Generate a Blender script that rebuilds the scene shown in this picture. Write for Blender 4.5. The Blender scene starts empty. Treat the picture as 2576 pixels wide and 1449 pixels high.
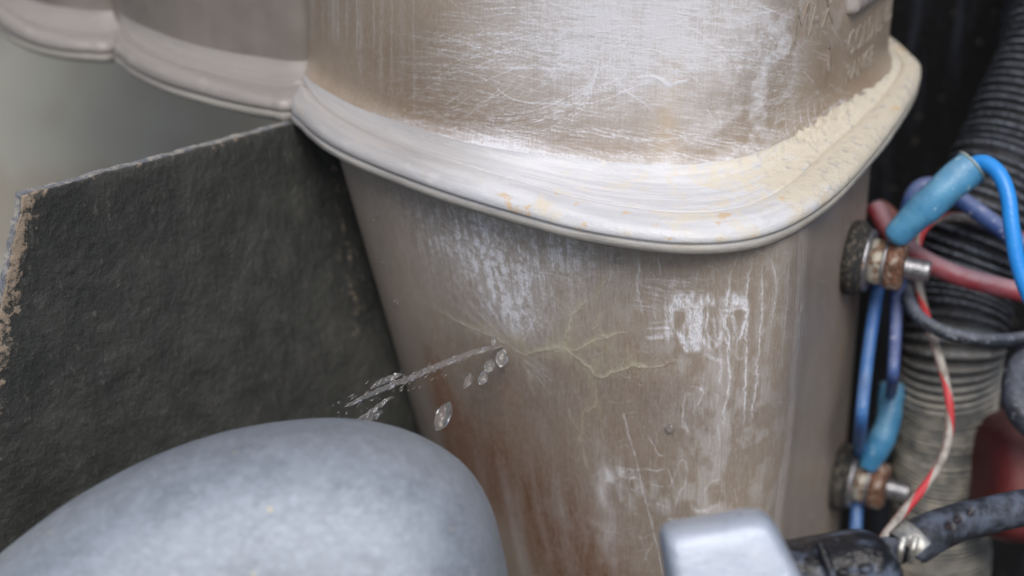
import bpy, bmesh, math, random
import numpy as np
from mathutils import Vector, Matrix
from mathutils.bvhtree import BVHTree
R = math.radians
scene = bpy.context.scene

# ------------------------------------------------------------------ camera
PITCH = R(28)
cam = bpy.data.cameras.new("camera")
camo = bpy.data.objects.new("camera", cam); scene.collection.objects.link(camo)
CAM = Vector((0, -0.362, 0.1925))
camo.location = CAM
camo.rotation_euler = (R(90) - PITCH, 0, 0)
FPX = 4400.0
cam.sensor_width = 36; cam.lens = 36 * FPX / 2576
cam.clip_start = 0.02; cam.clip_end = 60
cam.dof.use_dof = True
cam.dof.focus_distance = 0.408
cam.dof.aperture_fstop = 8.5
cam.dof.aperture_blades = 0
scene.camera = camo
# ------------------------------------------------------------------ sky and sun
SUN_EL, SUN_AZ = R(56), R(6)        # azimuth measured from -Y (behind the camera) towards -X
world = bpy.data.worlds.new("World"); scene.world = world
world.use_nodes = True
wn = world.node_tree
bg = wn.nodes["Background"]
sky = wn.nodes.new("ShaderNodeTexSky"); sky.sky_type = 'NISHITA'; sky.sun_disc = False
sky.sun_elevation = SUN_EL
sky.air_density = 1.0; sky.dust_density = 3.0; sky.ozone_density = 1.0
wn.links.new(sky.outputs[0], bg.inputs[0]); bg.inputs[1].default_value = 0.12
sl = bpy.data.lights.new("sun", 'SUN'); sl.energy = 2.2; sl.angle = R(32); sl.color = (1, 0.955, 0.90)
so = bpy.data.objects.new("sun", sl); scene.collection.objects.link(so)
sd = Vector((math.sin(SUN_AZ) * math.cos(SUN_EL), -math.cos(SUN_AZ) * math.cos(SUN_EL), math.sin(SUN_EL)))
so.rotation_euler = sd.to_track_quat('Z', 'Y').to_euler()
sky.sun_rotation = math.atan2(sd.x, sd.y)
scene.view_settings.view_transform = 'Standard'
scene.view_settings.look = 'None'
scene.view_settings.exposure = 0.0
scene.view_settings.gamma = 1
scene.cycles.max_bounces = 10
scene.cycles.transmission_bounces = 8

# ------------------------------------------------------------------ geometry helpers
VF = Vector((0, math.cos(PITCH), -math.sin(PITCH)))
VR = Vector((1, 0, 0))
VU = Vector((0, math.sin(PITCH), math.cos(PITCH)))
def ray(px, py):
    return VF + VR * ((px - 1288) / FPX) + VU * ((724.5 - py) / FPX)
def at(px, py, t):
    """point of the place seen at (px,py) of the 2576 px wide photograph, t metres ahead of the camera"""
    return CAM + ray(px, py) * t
def onz(px, py, z):
    r = ray(px, py); return CAM + r * ((z - CAM.z) / r.z)
def cm(pts, n, closed=False):
    """catmull-rom through pts, resampled to n points evenly along its length"""
    P = np.array([tuple(p) for p in pts], float)
    k = len(P)
    if closed:
        Q = np.vstack([P[-1:], P, P[:2]]); segs = k
    else:
        Q = np.vstack([2 * P[:1] - P[1:2], P, 2 * P[-1:] - P[-2:-1]]); segs = k - 1
    out = []
    m = 24
    for i in range(segs):
        p0, p1, p2, p3 = Q[i:i + 4]
        t = np.linspace(0, 1, m, endpoint=False)[:, None]
        out.append(.5 * ((2 * p1) + (-p0 + p2) * t + (2 * p0 - 5 * p1 + 4 * p2 - p3) * t ** 2 + (-p0 + 3 * p1 - 3 * p2 + p3) * t ** 3))
    C = np.vstack(out + ([P[:1]] if closed else [P[-1:]]))
    d = np.r_[0, np.cumsum(np.linalg.norm(np.diff(C, axis=0), axis=1))]
    s = np.linspace(0, d[-1], n, endpoint=not closed)
    return np.stack([np.interp(s, d, C[:, j]) for j in range(C.shape[1])], 1)

def tag(o, label=None, cat=None, group=None, kind=None):
    if label: o['label'] = label
    if cat: o['category'] = cat
    if group: o['group'] = group
    if kind: o['kind'] = kind
    return o
def empty(name, loc, label, cat, group=None):
    o = bpy.data.objects.new(name, None); scene.collection.objects.link(o)
    o.empty_display_size = .01
    o.location = loc
    return tag(o, label, cat, group)
def mesh_obj(name, verts, faces, mat, parent=None, smooth=True, uvs=None, origin=None, attrs=None, mats=None):
    """verts in world space; uvs: per-vertex (n,2)"""
    V = np.array([tuple(v) for v in verts], float) if not isinstance(verts, np.ndarray) else verts
    if origin is None:
        origin = Vector((0, 0, 0)) if parent is None else parent.location
        if parent is None:
            origin = Vector((V.max(0) + V.min(0)) / 2); origin.z = float(V[:, 2].min())
    V = V - np.array(tuple(origin))
    me = bpy.data.meshes.new(name)
    me.from_pydata(V.tolist(), [], faces)
    me.update()
    me.materials.append(mat)
    if uvs is not None:
        uv = me.uv_layers.new(name="UVMap")
        idx = np.zeros(len(me.loops), dtype=np.int32); me.loops.foreach_get("vertex_index", idx)
        uv.data.foreach_set("uv", np.asarray(uvs, dtype=np.float32)[idx].ravel())
    if attrs:
        for k, a in attrs.items():
            at_ = me.attributes.new(k, 'FLOAT', 'POINT'); at_.data.foreach_set("value", np.asarray(a, dtype=np.float32))
    if smooth:
        me.polygons.foreach_set("use_smooth", [True] * len(me.polygons))
    o = bpy.data.objects.new(name, me); scene.collection.objects.link(o)
    if parent is not None:
        o.parent = parent
        if parent.parent is not None or parent.type == 'MESH':
            pass
        o.location = origin - parent.location if parent is not None else origin
    else:
        o.location = origin
    return o
def grid_faces(rows, cols, wrap_c=True, flip=False):
    F = []
    for i in range(rows - 1):
        for j in range(cols if wrap_c else cols - 1):
            a, b = i * cols + j, i * cols + (j + 1) % cols
            c, d = b + cols, a + cols
            F.append((a, d, c, b) if flip else (a, b, c, d))
    return F
def frames(P):
    T = np.gradient(P, axis=0); T /= np.linalg.norm(T, axis=1)[:, None]
    up = np.array([0.1, 0.3, 1.0]); 
    if abs(T[0] @ up / np.linalg.norm(up)) > .9: up = np.array([1.0, .2, 0])
    N = np.zeros_like(P); n = up - T[0] * (up @ T[0]); n /= np.linalg.norm(n); N[0] = n
    for i in range(1, len(P)):
        n = N[i - 1] - T[i] * (N[i - 1] @ T[i]); N[i] = n / np.linalg.norm(n)
    return T, N, np.cross(T, N)
def tube(name, P, rad, mat, parent=None, sides=20, caps=True, mod=None, flat=1.0, endround=True, **kw):
    """tube along P (n,3) with radius rad (scalar or n); mod(s_index array, angle array)-> radius factor"""
    P = np.asarray(P, float); n = len(P)
    rad = np.full(n, rad) if np.isscalar(rad) else np.asarray(rad, float)
    T, N, B = frames(P)
    ang = np.linspace(0, 2 * np.pi, sides, endpoint=False)
    d = np.r_[0, np.cumsum(np.linalg.norm(np.diff(P, axis=0), axis=1))]
    rr = rad[:, None] * np.ones(sides)[None]
    if mod is not None: rr = rr * mod(d[:, None], ang[None])
    V = P[:, None] + rr[..., None] * (np.cos(ang)[None, :, None] * N[:, None] + flat * np.sin(ang)[None, :, None] * B[:, None])
    V = V.reshape(-1, 3)
    F = grid_faces(n, sides)
    uv = np.stack([np.tile(ang / (2 * np.pi), n), np.repeat(d, sides)], 1)
    if caps:
        k = len(V)
        V = np.vstack([V, P[:1] - T[:1] * rad[0] * (.25 if endround else 0), P[-1:] + T[-1:] * rad[-1] * (.25 if endround else 0)])
        uv = np.vstack([uv, [[0, 0]], [[0, d[-1]]]])
        for j in range(sides):
            F.append((k, (j + 1) % sides, j)); F.append((k + 1, (n - 1) * sides + j, (n - 1) * sides + (j + 1) % sides))
    return mesh_obj(name, V, F, mat, parent, uvs=uv, **kw)
def px_path(pts, n):
    """[(px,py,t)...] -> n points in the place"""
    return cm([at(*p) for p in pts], n)
def pillow(name, pts, t, centre, front, back, mat, parent=None, ef=(.45, .9), n=160, rings=26, tilt=(0, 0), **kw):
    """rounded solid: outline pts (photograph px) at distance t, swelling by front/back metres"""
    O = cm([at(p[0], p[1], t + tilt[0] * (p[0] - centre[0]) / 1000 + tilt[1] * (p[1] - centre[1]) / 1000) for p in pts], n, True)
    c = np.array(tuple(at(centre[0], centre[1], t)))
    vf = np.array(tuple(VF))
    rows = []
    ph = np.linspace(-math.pi / 2 * .985, math.pi / 2 * .985, rings * 2 + 1)
    for a in ph:
        r = max(math.cos(a), 1e-4) ** ef[0]
        dz = math.sin(abs(a)) ** ef[1]
        off = -front * dz if a > 0 else back * dz
        rows.append(c + (O - c) * r + vf * off)
    V = np.vstack(rows)
    F = grid_faces(len(rows), n)
    k = len(V)
    V = np.vstack([V, [rows[0].mean(0)], [rows[-1].mean(0)]])
    for j in range(n):
        F.append((k, (j + 1) % n, j)); F.append((k + 1, (len(rows) - 1) * n + j, (len(rows) - 1) * n + (j + 1) % n))
    o = mesh_obj(name, V, F, mat, parent, **kw)
    return o
def vnoise(h, w, cy, cx, seed, octaves=1):
    """smooth value noise h x w with cell sizes in px"""
    rs = np.random.RandomState(seed); out = np.zeros((h, w)); amp = 1.0; tot = 0
    for o in range(octaves):
        gy, gx = int(h / cy) + 3, int(w / cx) + 3
        g = rs.rand(gy, gx)
        y = np.arange(h) / cy; x = np.arange(w) / cx
        yi = y.astype(int); xi = x.astype(int)
        fy = y - yi; fx = x - xi; fy = fy * fy * (3 - 2 * fy); fx = fx * fx * (3 - 2 * fx)
        a = g[yi][:, xi] * (1 - fx) + g[yi][:, xi + 1] * fx
        b = g[yi + 1][:, xi] * (1 - fx) + g[yi + 1][:, xi + 1] * fx
        out += amp * (a * (1 - fy)[:, None] + b * fy[:, None]); tot += amp
        amp *= .55; cy = max(cy / 2, 1.01); cx = max(cx / 2, 1.01)
    return out / tot
def blur(A, s):
    k = int(3 * s + 1); x = np.arange(-k, k + 1); g = np.exp(-x ** 2 / (2 * s * s)); g /= g.sum()
    P = np.pad(A, ((k, k), (0, 0)), mode='edge'); B = sum(g[i] * P[i:i + A.shape[0]] for i in range(2 * k + 1))
    P = np.pad(B, ((0, 0), (k, k)), mode='edge'); return sum(g[i] * P[:, i:i + A.shape[1]] for i in range(2 * k + 1))

# ------------------------------------------------------------------ material helpers
class NT:
    def __init__(s, name):
        s.m = bpy.data.materials.new(name); s.m.use_nodes = True
        s.t = s.m.node_tree; s.b = s.t.nodes["Principled BSDF"]; s.geo = None
        s._obj = None
    def n(s, typ, **kw):
        nd = s.t.nodes.new(typ)
        for k, v in kw.items(): setattr(nd, k, v)
        return nd
    def link(s, a, b): s.t.links.new(a, b)
    def obj(s):
        if s._obj is None: s._obj = s.n("ShaderNodeTexCoord").outputs['Object']
        return s._obj
    def mapped(s, src=None, scale=(1, 1, 1), rot=(0, 0, 0), loc=(0, 0, 0)):
        m = s.n("ShaderNodeMapping"); m.inputs['Scale'].default_value = scale
        m.inputs['Rotation'].default_value = rot; m.inputs['Location'].default_value = loc
        s.link(src or s.obj(), m.inputs[0]); return m.outputs[0]
    def noise(s, scale, detail=4, rough=.55, src=None, dist=0):
        nd = s.n("ShaderNodeTexNoise"); nd.inputs['Scale'].default_value = scale
        nd.inputs['Detail'].default_value = detail; nd.inputs['Roughness'].default_value = rough
        nd.inputs['Distortion'].default_value = dist
        s.link(src or s.obj(), nd.inputs['Vector']); return nd.outputs[0]
    def ramp(s, fac, lo, hi, a=0.0, b=1.0):
        nd = s.n("ShaderNodeMapRange"); nd.interpolation_type = 'SMOOTHSTEP'
        nd.inputs[1].default_value = lo; nd.inputs[2].default_value = hi
        nd.inputs[3].default_value = a; nd.inputs[4].default_value = b
        s.link(fac, nd.inputs[0]); return nd.outputs[0]
    def math(s, op, a, b=None, clamp=False):
        nd = s.n("ShaderNodeMath", operation=op); nd.use_clamp = clamp
        for i, v in enumerate((a, b)):
            if v is None: continue
            if isinstance(v, (int, float)): nd.inputs[i].default_value = v
            else: s.link(v, nd.inputs[i])
        return nd.outputs[0]
    def mix(s, fac, a, b):
        nd = s.n("ShaderNodeMix", data_type='RGBA')
        for i, v in ((0, fac), (6, a), (7, b)):
            if isinstance(v, (int, float)): nd.inputs[i].default_value = v
            elif isinstance(v, tuple): nd.inputs[i].default_value = (*v, 1)
            else: s.link(v, nd.inputs[i])
        return nd.outputs[2]
    def attr(s, name):
        nd = s.n("ShaderNodeAttribute"); nd.attribute_name = name; return nd.outputs['Fac']
    def set(s, **kw):
        for k, v in kw.items():
            k = k.replace('_', ' ')
            i = s.b.inputs[k]
            if isinstance(v, (int, float)): i.default_value = v
            elif isinstance(v, tuple): i.default_value = (*v, 1) if len(v) == 3 and i.type == 'RGBA' else v
            else: s.link(v, i)
        return s
    def bump(s, h, dist=.0005, strength=1.0, prev=None):
        nd = s.n("ShaderNodeBump"); nd.inputs['Distance'].default_value = dist; nd.inputs['Strength'].default_value = strength
        s.link(h, nd.inputs['Height'])
        if prev is not None: s.link(prev, nd.inputs['Normal'])
        s.link(nd.outputs[0], s.b.inputs['Normal']); return nd.outputs[0]

def lin(r, g, b):
    f = lambda c: (c / 255 / 12.92) if c <= 10 else ((c / 255 + .055) / 1.055) ** 2.4
    return (f(r), f(g), f(b))

# ================================================================== THE TANK: outlines
ZF = 0.020
TC = np.array([.028, .062])
NTH = 960
TH0 = R(165)
TH = TH0 + np.linspace(0, 2 * np.pi, NTH, endpoint=False)      # left side, round the front, to the right and back
def polar(pts, c=TC, th=TH, n=1600):
    C = cm(pts, n, True) - c
    a = np.unwrap(np.arctan2(C[:, 1], C[:, 0])); r = np.hypot(C[:, 0], C[:, 1])
    if a[-1] < a[0]: a = a[::-1]; r = r[::-1]
    a0 = a[0]
    k = np.floor((th - a0) / (2 * np.pi)); tt = th - k * 2 * np.pi
    r = np.interp(tt, np.r_[a, a[0] + 2 * np.pi], np.r_[r, r[0]])
    return c + r[:, None] * np.stack([np.cos(th), np.sin(th)], 1)
def pz(lst, z): return [tuple(onz(x, y, z))[:2] for x, y in lst]
RIDGE = pz([(738, 238), (762, 268), (800, 303), (860, 340), (940, 376), (1050, 418), (1150, 452), (1300, 496), (1450, 535), (1600, 560), (1720, 571),
            (1840, 567), (1940, 546), (2030, 503), (2110, 442), (2190, 356), (2255, 272), (2297, 205), (2310, 160)], ZF)
RIDGE += [(.1125, .103), (.106, .126), (.085, .146), (.04, .15), (-.02, .145), (-.052, .125), (-.060, .095)]
FOOT = pz([(772, 150), (775, 180), (800, 214), (870, 262), (960, 305), (1080, 352), (1200, 385), (1350, 412), (1500, 430), (1650, 438), (1780, 434),
           (1890, 412), (1990, 365), (2080, 310), (2150, 258), (2205, 205), (2228, 160)], ZF)
FOOT += [(.1015, .112), (.094, .128), (.075, .138), (.04, .141), (-.01, .136), (-.042, .118), (-.0505, .10)]
LOW = [(-.0502, .083), (-.0500, .070), (-.0468, .0560), (-.037, .0430), (-.0215, .0305), (-.006, .0195), (.010, .0095), (.026, .0020), (.041, -.0030), (.0535, -.0035), (.0630, .0005),
       (.0692, .009), (.0742, .022), (.0825, .042), (.0905, .060), (.0985, .080), (.0985, .100), (.086, .116), (.045, .128), (-.01, .124), (-.038, .105)]
Or = polar(RIDGE); Wo = polar(FOOT); Lo = polar(LOW)
def noff(P):
    d = np.roll(P, -3, 0) - np.roll(P, 3, 0); d /= np.linalg.norm(d, axis=1)[:, None]
    return np.stack([d[:, 1], -d[:, 0]], 1)          # outward for counter-clockwise loops
No = noff(Or); Nw = noff(Wo); Nl = noff(Lo)
TOPZ = ZF + .135
BOTZ = -.150
def low_at(z):
    s = (ZF - z) / .172
    P = Lo.copy()
    w = np.clip((.050 - P[:, 0]) / .097, 0, 1) ** 1.15
    P[:, 0] += .0385 * s * w
    right = np.clip((P[:, 0] - .06) / .03, 0, 1)
    P[:, 0] += .003 * s * right
    return P
# arc coordinate (metres) along the foot outline, by polar angle
arcU = np.r_[0, np.cumsum(np.linalg.norm(np.diff(Wo, axis=0), axis=1))]
arcL = np.r_[0, np.cumsum(np.linalg.norm(np.diff(Lo, axis=0), axis=1))]
front = TH < R(395)
UL = float(arcU[front].max()); LL = float(arcL[front].max())

# ------------------------------------------------------------------ marks on the walls (masks made in the wall's own coordinates)
RES = 8500.0     # px per metre
class Canvas:
    """u = arc length along the wall, v = height; channels: white wear with painted sheen, ochre deposit with painted glow, relief, amber tint with painted glow"""
    def __init__(s, L, z0, z1, rings_fn, nz, arc):
        s.L, s.z0, s.z1, s.arc = L, z0, z1, arc
        s.W, s.H = int(L * RES), int((z1 - z0) * RES)
        s.white = np.zeros((s.H, s.W)); s.ochre = np.zeros((s.H, s.W)); s.rel = np.zeros((s.H, s.W)); s.amb = np.zeros((s.H, s.W))
        zs = np.linspace(z0, z1, nz)
        V = np.vstack([np.c_[rings_fn(z), np.full(NTH, z)] for z in zs])
        s.bvh = BVHTree.FromPolygons(V.tolist(), grid_faces(nz, NTH))
        s.layers = {}; s.tall = z0 < 0
    def uv(s, px, py):
        h = s.bvh.ray_cast(CAM, ray(px, py).normalized())
        if h[0] is None: return None
        p = h[0]; a = math.atan2(p.y - TC[1], p.x - TC[0])
        a = TH0 + (a - TH0) % (2 * math.pi)
        return (float(np.interp(a, TH, s.arc)) * RES, (p.z - s.z0) * RES)
    def hit(s, px, py):
        h = s.bvh.ray_cast(CAM, ray(px, py).normalized()); return h[0], h[1]
    def poly(s, pts):
        q = [s.uv(*p) for p in pts]; return [p for p in q if p]
    def stroke(s, pts, sig=1.0, amp=1.0, ch='white', wob=0, seed=0, fade=True, raw=False):
        q = pts if raw else s.poly(pts)
        if len(q) < 2: return
        q = np.array(q); L = np.linalg.norm(np.diff(q, axis=0), axis=1).sum()
        n = int(max(L / .6, 4)); C = cm(q, n) if len(q) > 2 else np.stack([np.linspace(q[0, k], q[1, k], n) for k in (0, 1)], 1)
        if wob:
            rs = np.random.RandomState(seed)
            m = max(int(L / 9), 3)
            for k in (0, 1):
                C[:, k] += np.interp(np.linspace(0, 1, n), np.linspace(0, 1, m), rs.randn(m) * wob)
        A = np.full(n, amp)
        if fade: t = np.linspace(0, 1, n); A = A * np.clip(np.minimum(t, 1 - t) * 6, 0.15, 1)
        s.layers.setdefault((ch, sig), []).append(np.c_[C, A])
    def field(s, blobs):
        """sum of soft spots [(px,py,rx mm,ry mm,amp)]"""
        A = np.zeros((s.H, s.W)); Y, X = np.mgrid[0:s.H:4, 0:s.W:4]; B = np.zeros(Y.shape)
        for px, py, rx, ry, a in blobs:
            q = s.uv(px, py)
            if q is None: continue
            rx *= RES / 1000; ry *= RES / 1000
            B += a * np.exp(-((X - q[0]) / rx) ** 2 - ((Y - q[1]) / ry) ** 2)
        B = np.repeat(np.repeat(B, 4, 0), 4, 1)[:s.H, :s.W]
        return B
    def finish(s, name):
        s.brk = (.55 * vnoise(s.H, s.W, 7, 1.7, 77, 2) + .2 * vnoise(s.H, s.W, 1.6, 2.0, 79, 1) + .25 * vnoise(s.H, s.W, 14, 14, 78, 2)) if s.tall else (.6 * vnoise(s.H, s.W, 2.0, 3.5, 77, 2) + .4 * vnoise(s.H, s.W, 12, 12, 78, 2))
        s.brk = np.clip((s.brk - .3) * 2.2, 0, 1)
        for (ch, sig), lst in s.layers.items():
            A = np.zeros((s.H, s.W)); P = np.vstack(lst)
            x, y, a = P.T; xi = np.floor(x).astype(int); yi = np.floor(y).astype(int)
            for dx in (0, 1):
                for dy in (0, 1):
                    w = a * (1 - np.abs(x - xi - dx)) * (1 - np.abs(y - yi - dy))
                    ok = (xi + dx >= 0) & (xi + dx < s.W) & (yi + dy >= 0) & (yi + dy < s.H)
                    np.maximum.at(A, (yi[ok] + dy, xi[ok] + dx), w[ok])
            B = blur(A, sig) * (2.1 * sig)
            if ch == 'solid': s.white += B; s.rel += B * .5; continue
            if ch in ('white', 'ochre') and sig < 6: B = B * np.clip(.25 + 1.5 * s.brk, 0, 1.5)
            if ch == 'white': s.white += B
            elif ch == 'ochre': s.ochre += B
            elif ch == 'amb': s.amb += B
            elif ch == 'clear': s.white *= np.clip(1 - B, 0, 1)
            s.rel += B * {'white': .38, 'clear': -.3, 'ochre': -.5, 'amb': -.15}[ch] if sig < 3 or ch != 'amb' else 0
        px = np.stack([np.clip(c, 0, 1) for c in (s.white, s.ochre, s.rel * .7 + .3, s.amb)], -1).astype(np.float32)
        px[:, :2] *= 0; 
        im = bpy.data.images.new(name, s.W, s.H, alpha=True, float_buffer=True)
        im.colorspace_settings.name = 'Non-Color'; im.alpha_mode = 'CHANNEL_PACKED'
        im.pixels.foreach_set(px.ravel()); im.update()
        return im

rnd = random.Random(7)
# ---------------- upper wall
up_ring = lambda z: Wo
cu = Canvas(UL, ZF, TOPZ, up_ring, 8, arcU)
H, W = cu.H, cu.W
n_fine = vnoise(H, W, 3, 3, 1, 2); n_v = vnoise(H, W, 60, 2.2, 2, 2); n_h = vnoise(H, W, 3, 40, 3, 3); n_b = vnoise(H, W, 40, 40, 4, 5)
n_diag = vnoise(H, W, 9, 14, 5, 4)
bright = cu.field([(1560, 40, 26, 16, .78), (1700, 150, 24, 18, .34), (1560, 200, 22, 10, .22), (1420, 200, 18, 16, .22), (1250, 80, 12, 20, .16), (1650, -150, 30, 25, .5), (1850, 60, 14, 18, .26)])  # sky sheen on the upper wall, painted into its white mask
cu.white += bright * (.42 + .9 * n_h * n_b + .35 * (n_fine - .4) + .35 * (n_v - .4))
blot = cu.field([(1880, 130, 14, 20, .26), (1950, 230, 10, 12, .30), (2060, 330, 9, 8, .5), (1850, 330, 14, 6, .35), (1980, 40, 8, 12, .5), (2110, 60, 6, 9, .25), (1750, 420, 20, 4, .4)])
cu.white += blot * np.clip((n_b - .44) * 5, 0, 1) * (.35 + .9 * n_diag)
frost = cu.field([(x, y, 9, 2.6, a) for x, y, a in ((1000, 315, .3), (1080, 345, .5), (1180, 370, .8), (1260, 385, 1.0), (1350, 400, .9), (1440, 415, .75), (1540, 424, .7), (1640, 430, .6), (1740, 428, .5), (1850, 412, .4), (1300, 365, .5), (1200, 345, .35))])
cu.white += .82 * frost * (.25 + .9 * n_v * n_fine * 1.6 + .3 * (n_h > .52))
# scratches: long shallow arcs
def arc_family(c, n, box, ang, spread, length, curve, sig=(.8,), amp=(.25, .7), dens=None):
    for i in range(n):
        x, y = rnd.uniform(box[0], box[2]), rnd.uniform(box[1], box[3])
        a = R(rnd.gauss(ang, spread)); L = rnd.uniform(*length); k = rnd.gauss(curve, abs(curve) * .6 + .02)
        pts = []
        for t in (-.5, -.25, 0, .25, .5):
            pts.append((x + math.cos(a) * L * t - math.sin(a) * k * L * (t * t * 4 - 1) * .5,
                        y + math.sin(a) * L * t + math.cos(a) * k * L * (t * t * 4 - 1) * .5))
        c.stroke(pts, rnd.choice(sig), rnd.uniform(*amp), wob=rnd.choice((.4, .9, 1.6)), seed=rnd.randrange(10 ** 6))
arc_family(cu, 620, (1040, 90, 2000, 340), 8, 6, (30, 200), .04, (.55, .75), (.08, .42))
arc_family(cu, 420, (1150, -40, 1960, 180), 5, 11, (30, 180), .03, (.55, .75, 1.2), (.10, .45))
arc_family(cu, 260, (1080, 325, 1950, 432), 9, 4, (50, 260), -.05, (.6, .9), (.15, .55))
arc_family(cu, 90, (1120, 60, 1600, 300), -24, 12, (60, 260), -.06, (.6, .8), (.12, .42))
arc_family(cu, 140, (1900, 230, 2160, 350), -30, 14, (20, 90), 0, (.6, .9), (.12, .45))
arc_family(cu, 260, (1780, 0, 2100, 420), -70, 30, (8, 40), 0, (.8, 1.4), (.06, .28))
arc_family(cu, 70, (1700, 0, 2150, 300), 35, 22, (20, 90), .05, (.9, 1.5), (.15, .4))
for k in range(16):                                                     # fan of arcs swept round the lower middle
    o = k * 5.5 + rnd.uniform(-2, 2)
    cu.stroke([(1130 + o * .6, 372 - o * 1.5), (1250, 378 - o * 1.3), (1350, 362 - o * 1.25), (1420, 325 - o * 1.1), (1475 + o * .2, 262 - o * .8), (1492 + o * .3, 190 - o)],
              rnd.choice((.6, .8, 1.1)), rnd.uniform(.2, .55), wob=1.0, seed=k)
for p, s_, a in (([(1108, 90), (1170, 112), (1235, 128), (1300, 140)], 1.3, .7), ([(1150, 178), (1210, 195), (1290, 250), (1380, 262), (1500, 258), (1600, 218), (1740, 170)], 1.1, .7),
                 ([(1200, 215), (1250, 190), (1320, 172), (1450, 178)], 1.0, .6), ([(1190, 265), (1260, 235), (1290, 205)], .9, .5),
                 ([(1120, 330), (1160, 320), (1210, 338), (1260, 352)], 1.2, .6), ([(1095, 345), (1170, 362), (1260, 383)], 1.2, .5),
                 ([(1540, 190), (1580, 235), (1625, 265), (1650, 295)], 1.2, .5), ([(1160, 262), (1130, 272), (1090, 262)], .9, .4)):
    cu.stroke(p, s_, a, wob=.8, seed=int(p[0][0]))
cu.stroke([(1604, 196), (1630, 193), (1652, 197), (1668, 210), (1682, 217), (1700, 210), (1728, 203)], 2.0, .75, 'solid', fade=False)
cu.stroke([(1628, 194), (1655, 199), (1685, 215)], 3.0, .8, 'solid')
cu.stroke([(1710, 60), (1760, 85), (1790, 112), (1840, 132)], 1.6, .5)
for x, a in ((1975, .5), (1995, .35), (2012, .4), (2031, .7), (2047, .5), (2085, .7), (2066, .4), (2110, .45)):
    cu.stroke([(x, 262 + rnd.uniform(-8, 12)), (x + 1, 300), (x + 2, 345 - (x - 1975) * .3)], 1.5, a, wob=.8, seed=x)
cu.stroke([(2108, 252), (2122, 285), (2132, 268)], 3, .8); cu.stroke([(2118, 250), (2112, 300)], 2.4, .7)
# drip lines at the left end of the wall
for x, y1, s_, a in ((787, 250, 3.2, .35), (812, 262, 1.2, .5), (838, 250, 6, .30), (850, 270, 1.4, .65), (872, 280, 2, .32), (898, 290, 1.3, .6), (905, 240, 4, .22), (940, 300, 1.4, .4), (960, 260, 5, .18), (985, 290, 2, .2), (1010, 250, 6, .12), (1040, 300, 2, .18), (826, 150, 1.2, .35)):
    cu.stroke([(x - 2, -200), (x, 20), (x + rnd.uniform(-2, 2), y1 * .5), (x, y1)], s_, a, wob=1.2, seed=x)
spk = (np.random.RandomState(3).rand(H, W) > .9985) * 1.0
cu.white += blur(spk, 1.2) * 2.2 * cu.field([(1000, 300, 30, 22, 1), (900, 100, 30, 30, .5)])
# dried cream line where the wall meets the flange
for o in (0, 3, 7):
    cu.stroke([(1480, 436 - o), (1600, 441 - o), (1750, 440 - o), (1860, 420 - o), (1960, 385 - o), (2060, 330 - o), (2130, 285 - o)], 3, .28, 'ochre', wob=2, seed=o)
cu.amb += cu.field([(1170, 330, 16, 10, .55), (980, 250, 14, 22, .45), (820, 120, 14, 40, .35), (2160, 230, 14, 16, .6), (2080, 200, 8, 14, .5), (1900, 260, 10, 12, .3), (1350, 330, 16, 8, .35), (1450, 180, 14, 6, .2)]) * (.6 + .8 * n_b)
warm_glow = cu.field([(1690, 80, 3.2, 14, .45), (1685, 220, 3.4, 14, .6), (1670, 330, 3.6, 10, .5), (1680, 400, 3.6, 6, .15)])  # upright stripe of orange glow, painted through the ochre mask
cu.ochre += warm_glow * .55
img_up = cu.finish("upper_wall_wear_sheen")

# ---------------- lower wall
cl = Canvas(LL, -.125, ZF - .004, low_at, 12, arcL)
H, W = cl.H, cl.W
n_fine = vnoise(H, W, 3, 3, 11, 2); n_v = vnoise(H, W, 60, 3.0, 12, 3); n_b = vnoise(H, W, 45, 30, 13, 5); n_vv = vnoise(H, W, 110, 12, 14, 4)
n_d = vnoise(H, W, 10, 9, 15, 3)
fan = cl.field([(1290, 640, 13, 12, .75), (1200, 660, 7, 10, .55), (1250, 740, 7, 8, .6), (1150, 590, 8, 9, .45), (1430, 620, 9, 7, .35), (1050, 560, 8, 9, .22), (1300, 800, 5, 4, .5), (1090, 640, 7, 12, .25)])
fan2 = cl.field([(1280, 700, 20, 15, .5), (1420, 650, 14, 9, .3), (1150, 640, 12, 12, .4), (1250, 790, 9, 6, .4)])
cl.white += fan2 * (.18 + .5 * (n_v - .35) + .5 * (n_fine - .4) + .35 * (n_d - .4))
cl.white += fan * (.14 * n_fine + .95 * np.clip((n_vv * .7 + n_d * .3 - .42) * 6, 0, 1) * (.22 + .5 * n_v) * (.2 + 1.3 * n_fine) * (.4 + 1.1 * (n_d > .46)))
for k in range(130):
    a = R(rnd.uniform(198, 322)) if k % 3 else R(rnd.uniform(225, 285)); r0 = rnd.uniform(18, 110); r1 = r0 + rnd.uniform(30, 130)
    cl.stroke([(1262 + r0 * math.cos(a), 866 + r0 * math.sin(a)), (1262 + (r0 + r1) / 2 * math.cos(a) + rnd.uniform(-5, 5), 866 + (r0 + r1) / 2 * math.sin(a) * 1.05), (1262 + r1 * math.cos(a) * 1.02, 866 + r1 * math.sin(a) * 1.12)],
              rnd.choice((.7, 1, 1.6)), rnd.uniform(.06, .22), wob=2.0, seed=k)
for k in range(18):
    a = R(rnd.uniform(25, 75)); r0 = rnd.uniform(20, 60); r1 = r0 + rnd.uniform(20, 60)
    cl.stroke([(1265 + r0 * math.cos(a), 872 + r0 * math.sin(a)), (1265 + r1 * math.cos(a), 872 + r1 * math.sin(a))], 1.6, rnd.uniform(.1, .3), wob=1, seed=k)
sp = (np.random.RandomState(5).rand(H, W) > .9965) * 1.0
cl.white += blur(sp, .9) * 3.2 * np.clip(fan, 0, 1) + blur(sp, 1.0) * 1.4 * n_b
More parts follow.
